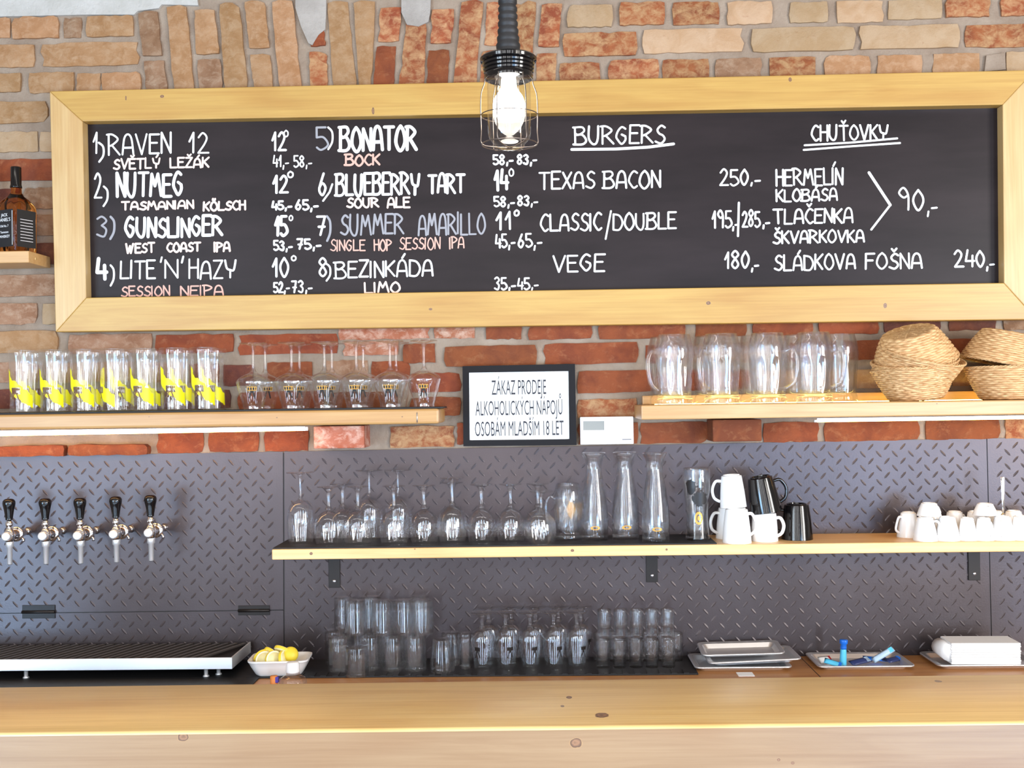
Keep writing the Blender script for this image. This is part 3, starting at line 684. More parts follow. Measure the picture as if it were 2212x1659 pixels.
# ------------------------------------------------------------------ shelves
SH = .19
a, b = P(-200, 899, SH), P(948, 882, SH)
zL = (a.z+b.z)/2
sl = empty('wall_shelf', ((a.x+b.x)/2, 0, zL), 'upper left wooden shelf carrying the beer glasses and snifters', 'shelf')
X0, Y0, Z0 = sl.location
link('shelf_board', beam(W_SHELF, a.x-X0, b.x-X0, 0, 0, -SH, -.012, 33*MPP(SH), .006), sl)
q = P(901, 902, SH); link('nail', tube(SCREW, [(q.x-X0, -SH-.0005, q.z-Z0+.013), (q.x-X0, -SH-.0005, q.z-Z0-.013)], .0014, 6), sl)
def led(name, x0, x1, y0, y1, d, r, m, lab):
    a, b = P(x0, y0, d), P(x1, y1, d); c = (a+b)/2
    rt = empty(name, tuple(c), lab, 'light strip')
    link('diffuser', tube(m, [tuple(a-c), tuple(b-c)], r, 10), rt)
    link('end_cap', tube(PAPER, [tuple(b-c), tuple(b-c+(b-a).normalized()*.006)] if x1 < 1200 else [tuple(a-c), tuple(a-c-(b-a).normalized()*.006)], r*1.05, 10), rt)
    link('profile', box(INOX, a.x-c.x, b.x-c.x, -.006, .006, r*.7, r*.7+.004), rt)
led('led_tube', -180, 660, 941, 926, .15, .0052, LED_L, 'lit light tube under the upper left shelf')
link('bar_mat', box(BLACKM, a.x, P(955, 884, SH-.02).x, -SH+.004, -.02, zL, zL+.004, .0015), label='thin black bar mat on the upper left shelf', cat='mat')
zL2 = zL+.004
SHR = .215
a, b = P(1385, 875, SHR), P(2420, 861.5, SHR); zR = (a.z+b.z)/2
sr = empty('wall_shelf', ((a.x+b.x)/2, 0, zR), 'upper right wooden shelf carrying the beer mugs and baskets', 'shelf'); X0, Y0, Z0 = sr.location
link('shelf_board', beam(W_SHELF3, a.x-X0, b.x-X0, 0, 0, -SHR, -.012, 31*MPP(SHR), .003), sr)
led('led_tube', 1764, 2380, 909.5, 900, .12, .0032, LED_R, 'thin lit light tube under the upper right shelf')
q0, q1 = P(1800, 860, .03), P(2400, 860, .03)
link('wood_batten', box(W_SHELF3, a.x+.02, q1.x, -.035, -.014, zR, zR+.024, .002), label='low wooden batten behind the baskets on the upper right shelf', cat='batten')
link('led_tape', box(LED_Y, a.x+.05, q1.x, -.062, -.054, zR, zR+.002), label='yellow light tape lying along the upper right shelf behind the mugs', cat='light strip')
SM = .20
a, b = P(587, 1188, SM), P(2420, 1165.5, SM); zM = (a.z+b.z)/2
sm_ = empty('wall_shelf', ((a.x+b.x)/2, 0, zM), 'long middle wooden shelf on three black brackets', 'shelf'); X0, Y0, Z0 = sm_.location
link('shelf_board', beam(W_SHELF2, a.x-X0, b.x-X0, 0, 0, -SM, -.006, 22.5*MPP(SM), .0025), sm_)
zMb = zM-22.5*MPP(SM)
link('bar_mat', box(BLACKM, PX(590, .19, zM), PX(1548, .19, zM), -SM+.006, -.012, zM, zM+.0035, .001), label='black ribbed mat on the middle shelf under the wine glasses', cat='mat')
zM2 = zM+.0035
for (px, py1, lab) in ((722, 1270, 'black shelf bracket under the left end of the middle shelf'), (1409, 1258, 'black shelf bracket below the waisted printed glass'), (2106, 1254, 'black shelf bracket below the white espresso cups')):
    q = P(px, py1, .012); r = empty('shelf_bracket', (q.x, -.005, zMb), lab, 'bracket')
    hgt = zMb-q.z
    link('wall_arm', box(BLACKI, -.0155, .0155, -.005, 0, -hgt, 0, .001), r)
    link('shelf_arm', box(BLACKI, -.0155, .0155, -.15, 0, -.004, 0, .001), r)
    for z in (-.018, -hgt+.018):
        link('screw', lathe(SCREW, [(0, .003), (.003, .0025), (.0048, .001), (.005, 0)], 12), r, (0, -.005, z), rot=(PI/2, 0, 0))

# small shelf with bottles, far left
SS = .14
a, b = P(-200, 547, SS), P(62, 541.5, SS); zS = b.z
ss = empty('wall_shelf', ((a.x+b.x)/2, 0, zS), 'small wooden bottle shelf left of the menu board', 'shelf'); X0, Y0, Z0 = ss.location
link('shelf_board', beam(W_SHELF3, a.x-X0, b.x-X0, 0, 0, -SS, -.010, 26*MPP(SS), .002), ss)
q = P(72, 552, .1); link('wood_plug', tube(W_BART, [(b.x-X0-.001, -.10, -.016), (b.x-X0+.0006, -.10, -.016)], .004, 12), ss)

# counter
link('back_counter', box(W_COUNTER, XL, XR, -.46, -.006, zc-.04, zc, .002), label='wooden back counter along the wall under the steel panels', cat='counter')
link('counter_cabinet', box(plain('cabinet_dark', rgb(60, 44, 34), .6), XL, XR, -.42, -.006, 0, zc-.04), label='dark cabinet carrying the back counter', cat='cabinet')
cx1 = PX(1503, .15, zc)
matc = empty('counter_mat', (0, 0, zc), 'wide black rubber bar mat on the back counter under glasses and drip tray', 'mat')
link('mat_sheet', box(BLACKM, XL+.02, cx1, -.198, -.012, 0, .004, .001), matc)
link('mat_sheet', box(BLACKM, XL+.02, PX(560, .2, zc), -.36, -.198, 0, .004, .001), matc)
bm = bmesh.new(); x = PX(640, .2, zc)
while x < cx1-.01:
    box_bm(bm, x, x+.014, -.1975, -.16, .004, .0062); x += .0305
link('mat_ribs', mesh_from(bm, BLACKM), matc, kind='stuff')
zK = zc+.004
sx_ = PX(1745, .1, zc); link('counter_seam', box(BLACKI, sx_-.001, sx_+.001, -.455, -.01, zc-.001, zc+.0003), bpy.data.objects['back_counter'])

# bar in front
bar = empty('bar_counter', (0, -1.16, 1.0), 'thick pale pine bar top with dark knots across the foreground', 'bar counter')
tz = lambda x: .0985+.0045*x
def bar_top():
    bm = bmesh.new(); box_bm(bm, 0, 1, -.14, .14, 0, 1)
    for v in bm.verts:
        x = -1.7+3.4*v.co.x; v.co.z = tz(x)-(.018)*(1-v.co.z); v.co.x = x
    bmesh.ops.bevel(bm, geom=list(bm.edges), offset=.005, segments=3, profile=.5, affect='EDGES')
    return mesh_from(bm, W_BART, True)
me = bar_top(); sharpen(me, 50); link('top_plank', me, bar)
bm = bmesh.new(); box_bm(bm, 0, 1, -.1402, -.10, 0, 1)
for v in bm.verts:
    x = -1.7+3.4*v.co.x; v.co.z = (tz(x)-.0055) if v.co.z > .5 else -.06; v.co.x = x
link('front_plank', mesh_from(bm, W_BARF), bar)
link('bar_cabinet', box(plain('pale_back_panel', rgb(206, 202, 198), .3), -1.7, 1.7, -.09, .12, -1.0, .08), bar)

# ------------------------------------------------------------------ glassware
def closed_glass(outer, inner, seg=32, n=3, m=None, rfun=None):
    """outer: rim-to-foot side, inner: axis-to-rim; both (r, z); one closed skin"""
    pr = spline(inner, n) + spline(outer, n)
    return lathe(m or GLASS, pr, seg, True, rfun)
def stem_glass(kind, H, foot_r, bowl_out, t, stem_r, zb, cat, name, label, group, prints=None):
    """inverted stemmed glass, rim on the shelf; bowl_out from rim up to the stem"""
    r = empty(name, (0, 0, 0), label, cat, group)
    outer = bowl_out
    inner = [(max(rr-t, 0), z) for rr, z in bowl_out[:-2]]
    ztop = bowl_out[-1][1]
    inn = [(0, ztop-.010)] + [(bowl_out[-2][0]*.55, ztop-.0115)] + inner[::-1]
    rim = bowl_out[0][0]
    inn = spline(inn, 3)
    prof = inn + [(rim-t*.5, -.0004)] + spline(outer, 3) + [(0, ztop)]
    link('bowl', lathe(THIN, prof, 28), r)
    s = [(0, ztop-.0005), (stem_r*1.9, ztop-.0003), (stem_r*1.25, ztop+.006), (stem_r, ztop+.016), (stem_r*.95, (ztop+H)/2), (stem_r*1.1, H-.016), (stem_r*1.9, H-.008), (0, H-.0075)]
    link('stem', lathe(GLASS, spline(s, 3), 16), r)
    f = [(0, H-.0072), (stem_r*2.2, H-.0068), (foot_r*.55, H-.0042), (foot_r*.96, H-.0026), (foot_r, H-.0014), (foot_r*.97, H), (foot_r*.5, H), (0, H)]
    link('foot', lathe(GLASS, f, 28), r)
    return r
def wrap_patch(mask, rfun, th0, th1, z0, z1, nth, nz, m, parent, name, off=.0004):
    """print on a round wall facing the camera: cells of the (angle, height) grid where mask is true"""
    bm = bmesh.new(); V = {}
    def vert(i, j):
        if (i, j) not in V:
            t = math.radians(th0+(th1-th0)*i/nth); z = z0+(z1-z0)*j/nz; r = rfun(z)+off
            V[i, j] = bm.verts.new((r*math.sin(t), -r*math.cos(t), z))
        return V[i, j]
    for i in range(nth):
        for j in range(nz):
            t = th0+(th1-th0)*(i+.5)/nth; z = z0+(z1-z0)*(j+.5)/nz
            if mask(t, z): bm.faces.new((vert(i, j), vert(i+1, j), vert(i+1, j+1), vert(i, j+1)))
    return link(name, mesh_from(bm, m, True), parent)
def interp(prof):
    def f(z):
        for (r0, z0), (r1, z1) in zip(prof, prof[1:]):
            if z0 <= z <= z1: return r0+(r1-r0)*(z-z0)/max(z1-z0, 1e-9)
        return prof[-1][0] if z > prof[-1][1] else prof[0][0]
    return f
def put(proto, used, loc, label, rz=0, group=None, rot=None):
    if not used:
        used.append(1); proto.location = loc; proto['label'] = label
        if rot: proto.rotation_euler = rot
        else: proto.rotation_euler = (0, 0, rz)
        if group: proto['group'] = group
        return proto
    return copy_tree(proto, loc, label, rot or (0, 0, rz), group=group)
def base(px, d, z): return (PX(px, d, z), -d, z)

# tall beer glasses with the yellow splash, upper left shelf: thick base upward
def beer_glass():
    H = .163; op = [(.0325, 0), (.0318, .02), (.0308, .06), (.0318, .11), (.0350, .145), (.0358, .158), (.0345, H)]
    t = .0022
    ins = [(0, H-.020), (.022, H-.0205), (.0300, H-.026), (.0308-t, .10), (.0306-t, .06), (.0316-t, .02), (.0324-t, 0)]
    prof = spline(ins, 3) + [(.0324-t*.5, -.0004)] + spline(op, 3) + [(.02, H+.0004), (0, H-.0015)]
    r = link('beer_glass', lathe(THIN, prof, 32), None, (0, 0, 0), 'x', 'beer glass', 'tall beer glasses with yellow print')
    rf = interp(op)
    def splash(t, z):
        n = noise.noise(Vector((t*.05, z*60, 2)))*.007
        c = .083-(t+62)/120*.050
        top = c+.018+n - max(0, (t-10))*.0001; bot = c-.020+n
        if t < -45: top += .012
        return bot < z < top and not (-34 < t < 12 and abs(z-.056) < .0085 and t*.0002 < z)
    wrap_patch(splash, rf, -74, 70, .012, .115, 72, 52, YELLOW, r, 'yellow_print')
    wrap_patch(lambda t, z: int((t+34)/3.2) % 3 != 2, rf, -34, 8, .058, .0635, 42, 3, BROWNP, r, 'lettering', .0009)
    wrap_patch(lambda t, z: abs(abs(t+12)-(5+(.050-z)*700)) < 3.4 or (z > .048 and abs(t+12) < 8), rf, -34, 10, .034, .0515, 40, 12, BROWNP, r, 'figure_print', .0009)
    return r
proto = beer_glass(); used = []
for i, px in enumerate((49, 115, 181, 245, 310, 375, 441)):
    if i == 6: rz = .08
    elif i == 3: rz = -.75
    else: rz = random.uniform(-.12, .12)+(.25 if i == 5 else 0)
    put(proto, used, base(px, .125, zL2), f'tall inverted beer glass with yellow splash print, {ORD[i]} from the left in the front row', rz)
for i, px in enumerate((66, 131, 197, 262, 327, 393, 459)):
    put(proto, used, base(px+2, .048, zL2), f'tall inverted beer glass with yellow splash print, {ORD[i]} from the left in the back row', random.uniform(-.3, .4))

# snifters
SNB = [(.0268, 0), (.0272, .008), (.0300, .020), (.0350, .036), (.0405, .054), (.0438, .068), (.0430, .075), (.0330, .084), (.0170, .0915), (.0105, .095), (.0095, .098)]
sn = stem_glass('sn', .172, .0355, SNB, .0012, .0042, 0, 'snifter', 'snifter_glass', 'x', 'inverted snifters with figure print')
def small_logo(parent, prof, zc_, sc_=1.0, band=GOLD, t0=0):
    rf = interp(prof)
    wrap_patch(lambda t, z: True, rf, t0-17*sc_, t0+17*sc_, zc_, zc_+.010*sc_, 10, 3, band, parent, 'gold_band')
    wrap_patch(lambda t, z: int((t-t0+15*sc_)/(3.0*sc_)) % 3 != 2, rf, t0-15*sc_, t0+15*sc_, zc_+.0015*sc_, zc_+.0085*sc_, 30, 2, INKD, parent, 'lettering', .0008)
    wrap_patch(lambda t, z: abs(abs(t-t0)-(2.5+(zc_-z)*520/sc_)) < 3.0*sc_ or (z > zc_-.006*sc_ and abs(t-t0) < 5*sc_), rf, t0-22*sc_, t0+22*sc_, zc_-.020*sc_, zc_, 44, 14, INKD, parent, 'figure_print', .0005)
small_logo(sn, SNB, .048)
used = []
for i, px in enumerate((548, 631, 702, 771, 844, 917)):
    put(sn, used, base(px, .142, zL2), f'inverted snifter with small black figure print, {ORD[i]} from the left in the front row', (.15, 0, 0, 0, -.05, .05)[i])
for i, px in enumerate((574, 648, 718, 786, 857)):
    put(sn, used, base(px, .056, zL2), f'inverted snifter standing behind, {ORD[i]} from the left in the back row', (.4, .2, .1, .1, -.05)[i])

# wine glasses on the middle shelf
SW = [(.0325, 0), (.0345, .008), (.0378, .026), (.0385, .042), (.0350, .062), (.0260, .077), (.0135, .085), (.0085, .088), (.0075, .090)]
TW = [(.0300, 0), (.0320, .012), (.0352, .038), (.0362, .062), (.0330, .088), (.0240, .104), (.0130, .111), (.0075, .1145), (.006, .116)]
sw = stem_glass('sw', .150, .0302, SW, .0013, .0058, 0, 'wine glass', 'wine_glass', 'x', 'short inverted wine glasses on the middle shelf')
tw = stem_glass('tw', .186, .0365, TW, .0012, .0038, 0, 'wine glass', 'wine_glass', 'x', 'tall inverted wine glasses on the middle shelf')
us, ut = [], []
put(tw, ut, base(650, .115, zM2), 'tall thin-stemmed inverted wine glass at the left end of the middle shelf')
for px, d, lab in ((799, .055, 'tall inverted wine glass standing behind the third short one'), (861, .055, 'tall inverted wine glass standing behind the fourth short one')):
    put(tw, ut, base(px, d, zM2), lab)
for i, (px, d) in enumerate(((711, .14), (774, .14), (852, .14), (917, .135), (1041, .13), (1104, .13), (1163, .125))):
    put(sw, us, base(px, d, zM2), f'short inverted wine glass, {ORD[i]} from the left in the front row of the middle shelf')
put(sw, us, base(741, .05, zM2), 'short inverted wine glass standing behind the first two short ones')
put(sw, us, base(978, .05, zM2), 'short inverted wine glass hidden behind the medium wine glass')
mw = stem_glass('mw', .168, .0320, [(r*.99, z*1.10) for r, z in SW], .0013, .0048, 0, 'wine glass', 'wine_glass', 'medium inverted wine glass, slightly taller than its short neighbours', 'inverted wine glasses on the middle shelf')
mw.location = base(978, .13, zM2)
cw = stem_glass('cw', .134, .0310, [(r*.98, z*.92) for r, z in SW], .0013, .0046, 0, 'wine glass', 'wine_glass', 'low inverted glass with wide foot just left of the dimpled beer mug', 'inverted wine glasses on the middle shelf')
cw.location = base(1170, .165, zM2)

# dimpled beer mugs
def mug(name, label, group, H=.178, R=.047, logo=False):
    r = empty(name, (0, 0, 0), label, 'beer mug', group); k = R/.047; s = H/.178
    op = [(.043*k, 0), (.045*k, .004*s), (.0445*k, .016*s), (.0415*k, .024*s), (.0425*k, .040*s), (.0450*k, .075*s), (.0475*k, .108*s), (.0490*k, .128*s), (.0465*k, .152*s), (.0415*k, .170*s), (.0395*k, H)]
    ip = [(0, .022*s), (.028*k, .023*s), (.0375*k, .030*s), (.0385*k, .045*s), (.0410*k, .075*s), (.0435*k, .108*s), (.0455*k, .128*s), (.0435*k, .152*s), (.0385*k, .170*s), (.0368*k, H)]
    def dim(rr, z, a):
        if .030*s < z < .118*s and rr > .0415*k: return rr - .0028*max(0, math.cos(a*8))*math.sin(PI*(z-.030*s)/(.088*s))
        return rr
    prof = [(0, 0)] + spline(op, 3) + [(.038*k, H+.0008)] + spline(ip[::-1], 3)
    link('body', lathe(GLASS, prof, 64, rfun=dim), r)
    pts = spline([(.043*k, 0, .128*s), (.062*k, 0, .136*s), (.076*k, 0, .118*s), (.076*k, 0, .080*s), (.066*k, 0, .050*s), (.044*k, 0, .036*s)], 5)
    link('handle', tube(GLASS, pts, .0062*k, 12), r)
    return r
bmug = mug('beer_mug', 'x', 'dimpled glass beer mugs on the upper right shelf'); used = []
for i, (px, rz) in enumerate(((1458, 3.6), (1560, 3.75), (1660, .35-.9), (1760, .3-.9))):
    put(bmug, used, base(px, .160, zR), f'dimpled glass beer mug, {ORD[i]} from the left in the front row', rz)
for i, (px, rz) in enumerate(((1440, 2.2), (1536, 1.9), (1636, 2.4), (1730, 1.6), (1815, 2.2))):
    put(bmug, used, base(px, .060, zR), f'dimpled glass beer mug, {ORD[i]} from the left in the back row', rz)
gm = mug('beer_mug', 'single faceted glass beer mug with orange print between wine glasses and carafes', None, .146, .036)
gm.location = base(1228, .10, zM2); gm.rotation_euler = (0, 0, PI-.25)
wrap_patch(lambda t, z: abs(t) < 22*(1-abs(z-.075)/.03), interp([(.0350, .03), (.0352, .12)]), -24, 24, .050, .096, 16, 16, GOLD, gm, 'emblem_print', .001)

# carafes
CP = [(.0340, 0), (.0352, .004), (.0352, .030), (.0362, .045), (.0340, .085), (.0275, .135), (.0212, .175), (.0205, .188), (.0235, .206), (.0300, .219), (.0315, .224)]
def carafe():
    r = empty('glass_carafe', (0, 0, 0), 'x', 'carafe', 'clear carafes')
    inner = [(0, .012), (.022, .0125), (.0315, .018), (.0330, .045), (.0312, .085), (.0250, .135), (.0188, .175), (.0182, .188), (.0212, .206), (.0280, .2195), (.0300, .2248)]
    link('body', lathe(GLASS, [(0, 0)] + spline(CP, 3) + [(.0308, .2256)] + spline(inner[::-1], 3), 36), r)
    wrap_patch(lambda t, z: .55 < math.hypot(t/20, (z-.034)/.0055) < 1.0, interp(CP), -20, 20, .026, .042, 40, 16, GOLD, r, 'emblem_print')
    return r
cf = carafe(); used = []
for px, d, lab, sc_ in ((1285, .105, 'open glass carafe with gold ring print, first one right of the beer mug', 1.0), (1352, .10, 'open glass carafe with gold ring print, in the middle of three', 1.0), (1417, .15, 'open glass carafe standing forward, nearest the waisted glass', 1.0)):
    put(cf, used, base(px, d, zM2), lab)
# waisted printed pint
PP = [(.0290, 0), (.0305, .003), (.0300, .012), (.0275, .045), (.0272, .070), (.0310, .105), (.0345, .135), (.0350, .160), (.0340, .184)]
pg = empty('pint_glass', base(1507, .13, zM2), 'waisted beer glass with two black blots and a gold emblem', 'beer glass')
link('body', lathe(GLASS, [(0, 0)] + spline(PP, 3) + [(.0331, .1848)] + spline([(.0322, .184), (.0332, .160), (.0327, .135), (.0292, .105), (.0252, .070), (.0255, .045), (.0262, .020), (.016, .014), (0, .0135)], 3), 36), pg)
rf = interp(PP)
def blot(cx, cz, rx, rz): return lambda t, z: math.hypot((t-cx)/rx, (z-cz)/rz)+.35*noise.noise(Vector((t*.12, z*140, cx))) < 1
wrap_patch(blot(-34, .138, 24, .019), rf, -70, 5, .11, .168, 44, 40, INKD, pg, 'black_blot')
wrap_patch(blot(6, .107, 36, .018), rf, -40, 50, .08, .135, 52, 40, INKD, pg, 'black_blot')
wrap_patch(lambda t, z: .62 < math.hypot(t/21, (z-.058)/.0165) < 1 or math.hypot(t/8, (z-.058)/.006) < 1, rf, -24, 24, .038, .078, 44, 36, GOLD, pg, 'gold_emblem')

# goblets on the counter
GO = [(.0215, 0), (.0225, .010), (.0262, .040), (.0292, .066), (.0298, .078), (.0262, .092), (.0165, .101), (.0105, .104), (.009, .106)]
go = stem_glass('go', .146, .0305, GO, .0013, .0060, 0, 'goblet', 'beer_goblet', 'x', 'inverted goblets on the back counter')
small_logo(go, GO, .052, .9, INKD, 26); used = []
for i, px in enumerate((1043, 1093, 1146, 1197, 1247)):
    put(go, used, base(px, .135, zK), f'inverted stemmed goblet, {ORD[i]} from the left in the front row on the counter', (-.9, 0, .0, .1, .15)[i])
for i, px in enumerate((1059, 1108, 1160, 1210, 1258)):
    put(go, used, base(px-2, .055, zK), f'inverted stemmed goblet, {ORD[i]} from the left in the back row on the counter', .4)

# tumblers, thick base upward
def tumbler(H, rb, rt, name, label, group, cat='tumbler', thick=.016, t=.0020):
    op = [(rb, 0), (rb*.995, H*.3), ((rb+rt)/2, H*.6), (rt, H*.9), (rt*.985, H-.002), (rt*.93, H)]
    ip = [(0, H-thick), (rt*.7, H-thick-.0006), (rt-t*1.3, H-thick-.006), ((rb+rt)/2-t, H*.5), (rb-t, 0)]
    flute = lambda r, z, a: r*(1+.010*math.cos(a*12)) if r > rt*.6 and z < H-.001 else r  # slight ripple shaped in to split reflections into bright streaks
    return link(name, lathe(GLASS, spline(ip, 3) + [(rb-t*.5, -.0004)] + spline(op, 3) + [(0, H-.0012)], 48, True, flute), None, (0, 0, 0), label, cat, group)
tu = tumbler(.086, .0300, .0288, 'tumbler_glass', 'x', 'stacked tumblers on the back counter'); used = []
for i, (px, d) in enumerate(((734, .13), (800, .12), (849, .13), (897, .13))):
    put(tu, used, base(px, d, zK), f'inverted tumbler, {ORD[i]} from the left in the lower front row under the stack')
for i, (px, d) in enumerate(((726, .05), (782, .045), (836, .055), (888, .05))):
    put(tu, used, base(px, d, zK), f'inverted tumbler, {ORD[i]} from the left in the lower back row under the stack')
for i, (px, d) in enumerate(((768, .10), (826, .10), (873, .095), (912, .10))):
    put(tu, used, base(px, d, zK+.0862), f'inverted tumbler, {ORD[i]} from the left in the upper tier of the stack')
for i, (px, d) in enumerate(((746, .045), (800, .04), (905, .04))):
    put(tu, used, base(px, d, zK+.0862), f'inverted tumbler, {ORD[i]} from the left at the back of the upper tier')
put(tu, used, base(771, .185, zK), 'inverted tumbler standing alone in front of the tumbler stack').scale = (1, 1, .84)
tt = tumbler(.082, .0315, .0250, 'tumbler_glass', 'inverted tapered tumbler with wide rim right of the stack', None, thick=.012); tt.location = base(956, .15, zK)
tt2 = copy_tree(tt, base(975, .07, zK), 'inverted tapered tumbler behind the tapered one right of the stack')
tc2 = tumbler(.090, .0165, .0180, 'tumbler_glass', 'slim upright glass between the tapered tumblers and the goblets', None, thick=.010); tc2.location = base(1006, .12, zK)

# shot glasses, upright
def shot():
    H = .072
    op = [(.0165, 0), (.0172, .002), (.0176, .02), (.0182, .05), (.0186, H)]
    ip = [(.0168, H), (.0165, .05), (.0152, .028), (.010, .0225), (0, .0215)]
    return link('shot_glass', lathe(GLASS, [(0, 0)] + spline(op, 3) + [(.0178, H+.0007)] + spline(ip, 3), 24), None, (0, 0, 0), 'x', 'shot glass', 'shot glasses stacked in two tiers')
sg = shot(); used = []
for i, px in enumerate((1303, 1338, 1374, 1408, 1444)):
    put(sg, used, base(px, .125, zK), f'slim upright shot glass, {ORD[i]} from the left in the lower front row')
for i, px in enumerate((1306, 1341, 1376, 1409, 1443)):
    put(sg, used, base(px, .110, zK+.0727), f'slim upright shot glass, {ORD[i]} from the left in the upper tier')
for i, px in enumerate((1297, 1330, 1366, 1400, 1434, 1461)):
    put(sg, used, base(px, .055, zK), f'slim upright shot glass, {ORD[i]} from the left in the lower back row')

# ------------------------------------------------------------------ cups and mugs
def cup(name, m, H, rb, rt, t, hs, label, cat, group=None, foot=True):
    """inverted cup: mouth radius rb on the shelf, base radius rt on top, handle on +x"""
    r = empty(name, (0, 0, 0), label, cat, group)
    op = [(rb, 0), (rb*.995, .003), ((rb*.55+rt*.45)*1.02, H*.45), (rt*1.02, H*.86), (rt*.97, H*.955), (rt*.80, H*.975), (rt*.78, H), (rt*.68, H), (rt*.66, H-.003), (0, H-.003)]
    ip = [(0, H-.009), (rt*.7, H-.0095), (rt-t, H*.83), ((rb*.55+rt*.45)-t, H*.45), (rb-t, .001)]
    me = lathe(m, spline(ip, 3) + [(rb-t*.5, -.0003)] + op, 36); sharpen(me, 38)
    link('body', me, r)
    pts = spline([(rt*.98, 0, H*.80), (rt+hs*.6, 0, H*.80), (rt+hs, 0, H*.56), (rb+hs*.55, 0, H*.30), (rb*.96, 0, H*.18)], 5)
    link('handle', tube(m, pts, .0042 if H > .07 else .003, 10), r)
    return r
wm = cup('coffee_mug', WHITE, .088, .0365, .0285, .003, .026, 'white coffee mug at the bottom of the white mug stack, rim down', 'mug', 'white stacked mugs')
wm.location = base(1592, .165, zM); wm.rotation_euler = (0, 0, .35)
wm2 = copy_tree(wm, (PX(1587, .155, zM), -.145, zM+.0878), 'white coffee mug on top of the white mug stack, handle toward the left', (0, .05, PI-.2)); wm2.scale = (.92, .92, .95)
wm3 = copy_tree(wm, base(1576, .075, zM), 'white coffee mug behind the white stack, only its handle side showing', (0, 0, PI+.3)); wm3.scale = (.98, .98, .94)
wm4 = cup('coffee_mug', WHITE, .074, .034, .0300, .003, .020, 'white mug carrying the tilted black mug', 'mug'); wm4.location = base(1652, .135, zM); wm4.rotation_euler = (0, 0, -.5)
bm1 = cup('coffee_mug', BLACKG, .092, .0400, .0320, .003, .030, 'glossy black mug tilted on top of a white mug', 'mug', 'black mugs')
bm1.location = (PX(1654, .13, zM)+.003, -.130, zM+.074); bm1.rotation_euler = (0, -.17, .1)
bm2 = copy_tree(bm1, base(1722, .11, zM), 'glossy black mug standing inverted at the right of the mugs', (0, 0, PI-.25)); bm2.scale = (1, 1, 1.0)
es = cup('espresso_cup', WHITE, .060, .0300, .0195, .0025, .017, 'x', 'espresso cup', 'white espresso cups at the right end'); used = []
for i, (px, d, rz) in enumerate(((1999, .165, -.3), (2047, .165, 2.4), (2090, .165, 1.1), (2126, .17, -1.2), (2166, .165, -2.0), (2207, .165, -.2))):
    s = put(es, used, base(px, d, zM), f'white inverted espresso cup, {ORD[i]} from the left in the front row', rz)
    if i in (2, 3): s.scale = (.80, .80, .95)
for i, (px, d, rz) in enumerate(((1963, .09, 3.5), (2013, .085, 1.4), (2063, .085, 0.4), (2108, .09, 1.2), (2150, .085, 2), (2190, .085, .5), (2240, .09, 0))):
    put(es, used, base(px, d, zM), f'white inverted espresso cup, {ORD[i]} from the left in the back row', rz).scale = (1, 1, 1.08)
put(es, used, (PX(2008, .14, zM), -.14, zM+.0595), 'white espresso cup perched on top at the left of the cup pile', -1.2).scale = (1, 1, .55)
put(es, used, (PX(2129, .14, zM), -.14, zM+.0595), 'white espresso cup perched on top at the middle of the cup pile', -1.6).scale = (1, 1, .5)
sp = empty('teaspoon', (PX(2168, .125, zM), -.125, zM+.05), 'upright steel teaspoon among the espresso cups', 'spoon')
bm = bmesh.new(); box_bm(bm, -.0045, .0045, -.001, .001, 0, .104, .0008)
for v in bm.verts: v.co.x *= .45+.75*max(0, min(1, (v.co.z-.01)/.09))
link('handle', mesh_from(bm, CHROME, True), sp)
link('bowl', lathe(CHROME, [(0, -.012), (.006, -.008), (.008, 0), (.006, .008), (.002, .012)], 16), sp, rot=(0, 0, 0))

# ------------------------------------------------------------------ woven baskets
def basket_mesh(rb, rt, H):
    """stakes with flat strands woven in front of and behind them in turn"""
    seg, rows, sub = 108, 15, 4
    bm = bmesh.new(); rings = []; NS = 18
    def ring(t, z, row, ph, dr=0.0):
        r = rb+(rt-rb)*(t**.75)+dr; out = []
        for k in range(seg):
            a = 2*PI*k/seg; w = math.cos(a*NS+(row % 2)*PI)
            rr = r+.0022*max(-.6, min(.6, w*1.3))+.0016*math.sin(PI*ph)
            out.append(bm.verts.new((rr*math.cos(a), rr*math.sin(a), z)))
        return out
    for j in range(rows):
        for q in range(sub+1):
            t = (j+q/sub*.96+.02)/rows; rings.append(ring(t, H*t, j, q/sub))
    inner = [ring(1-j/8, H*(1-j/8)+.002*(j/8), 0, 0, -.005) for j in range(9)]
    rr_ = rings+inner
    for A, B in zip(rr_, rr_[1:]):
        for k in range(seg): bm.faces.new((A[k], A[(k+1) % seg], B[(k+1) % seg], B[k]))
    bm.faces.new(inner[-1])
    prev = rings[0]
    for q in range(1, 11):
        r = rb*(1-q/10.6); cur = []
        for k in range(seg):
            a = 2*PI*k/seg; cur.append(bm.verts.new((r*math.cos(a), r*math.sin(a), -.0018*math.cos(a*12+q*PI))))
        for k in range(seg): bm.faces.new((prev[k], cur[k], cur[(k+1) % seg], prev[(k+1) % seg]))
        prev = cur
    bm.faces.new(prev[::-1])
    bmesh.ops.recalc_face_normals(bm, faces=bm.faces)
    me = mesh_from(bm, WICKER, True); sharpen(me, 50); return me
def rim_mesh(rt, H):
    bm = bmesh.new()
    for s in range(3):
        pts = []
        for k in range(120):
            a = 2*PI*k/120; w = a*22+s*2*PI/3
            pts.append(((rt+.0022*math.cos(w))*math.cos(a), (rt+.0022*math.cos(w))*math.sin(a), H+.0022*math.sin(w)))
        tube_bm(bm, pts, .0017, 5, True)
    return mesh_from(bm, WICKER, True)
BM_, RM_ = basket_mesh(.062, .105, .082), rim_mesh(.105, .082)
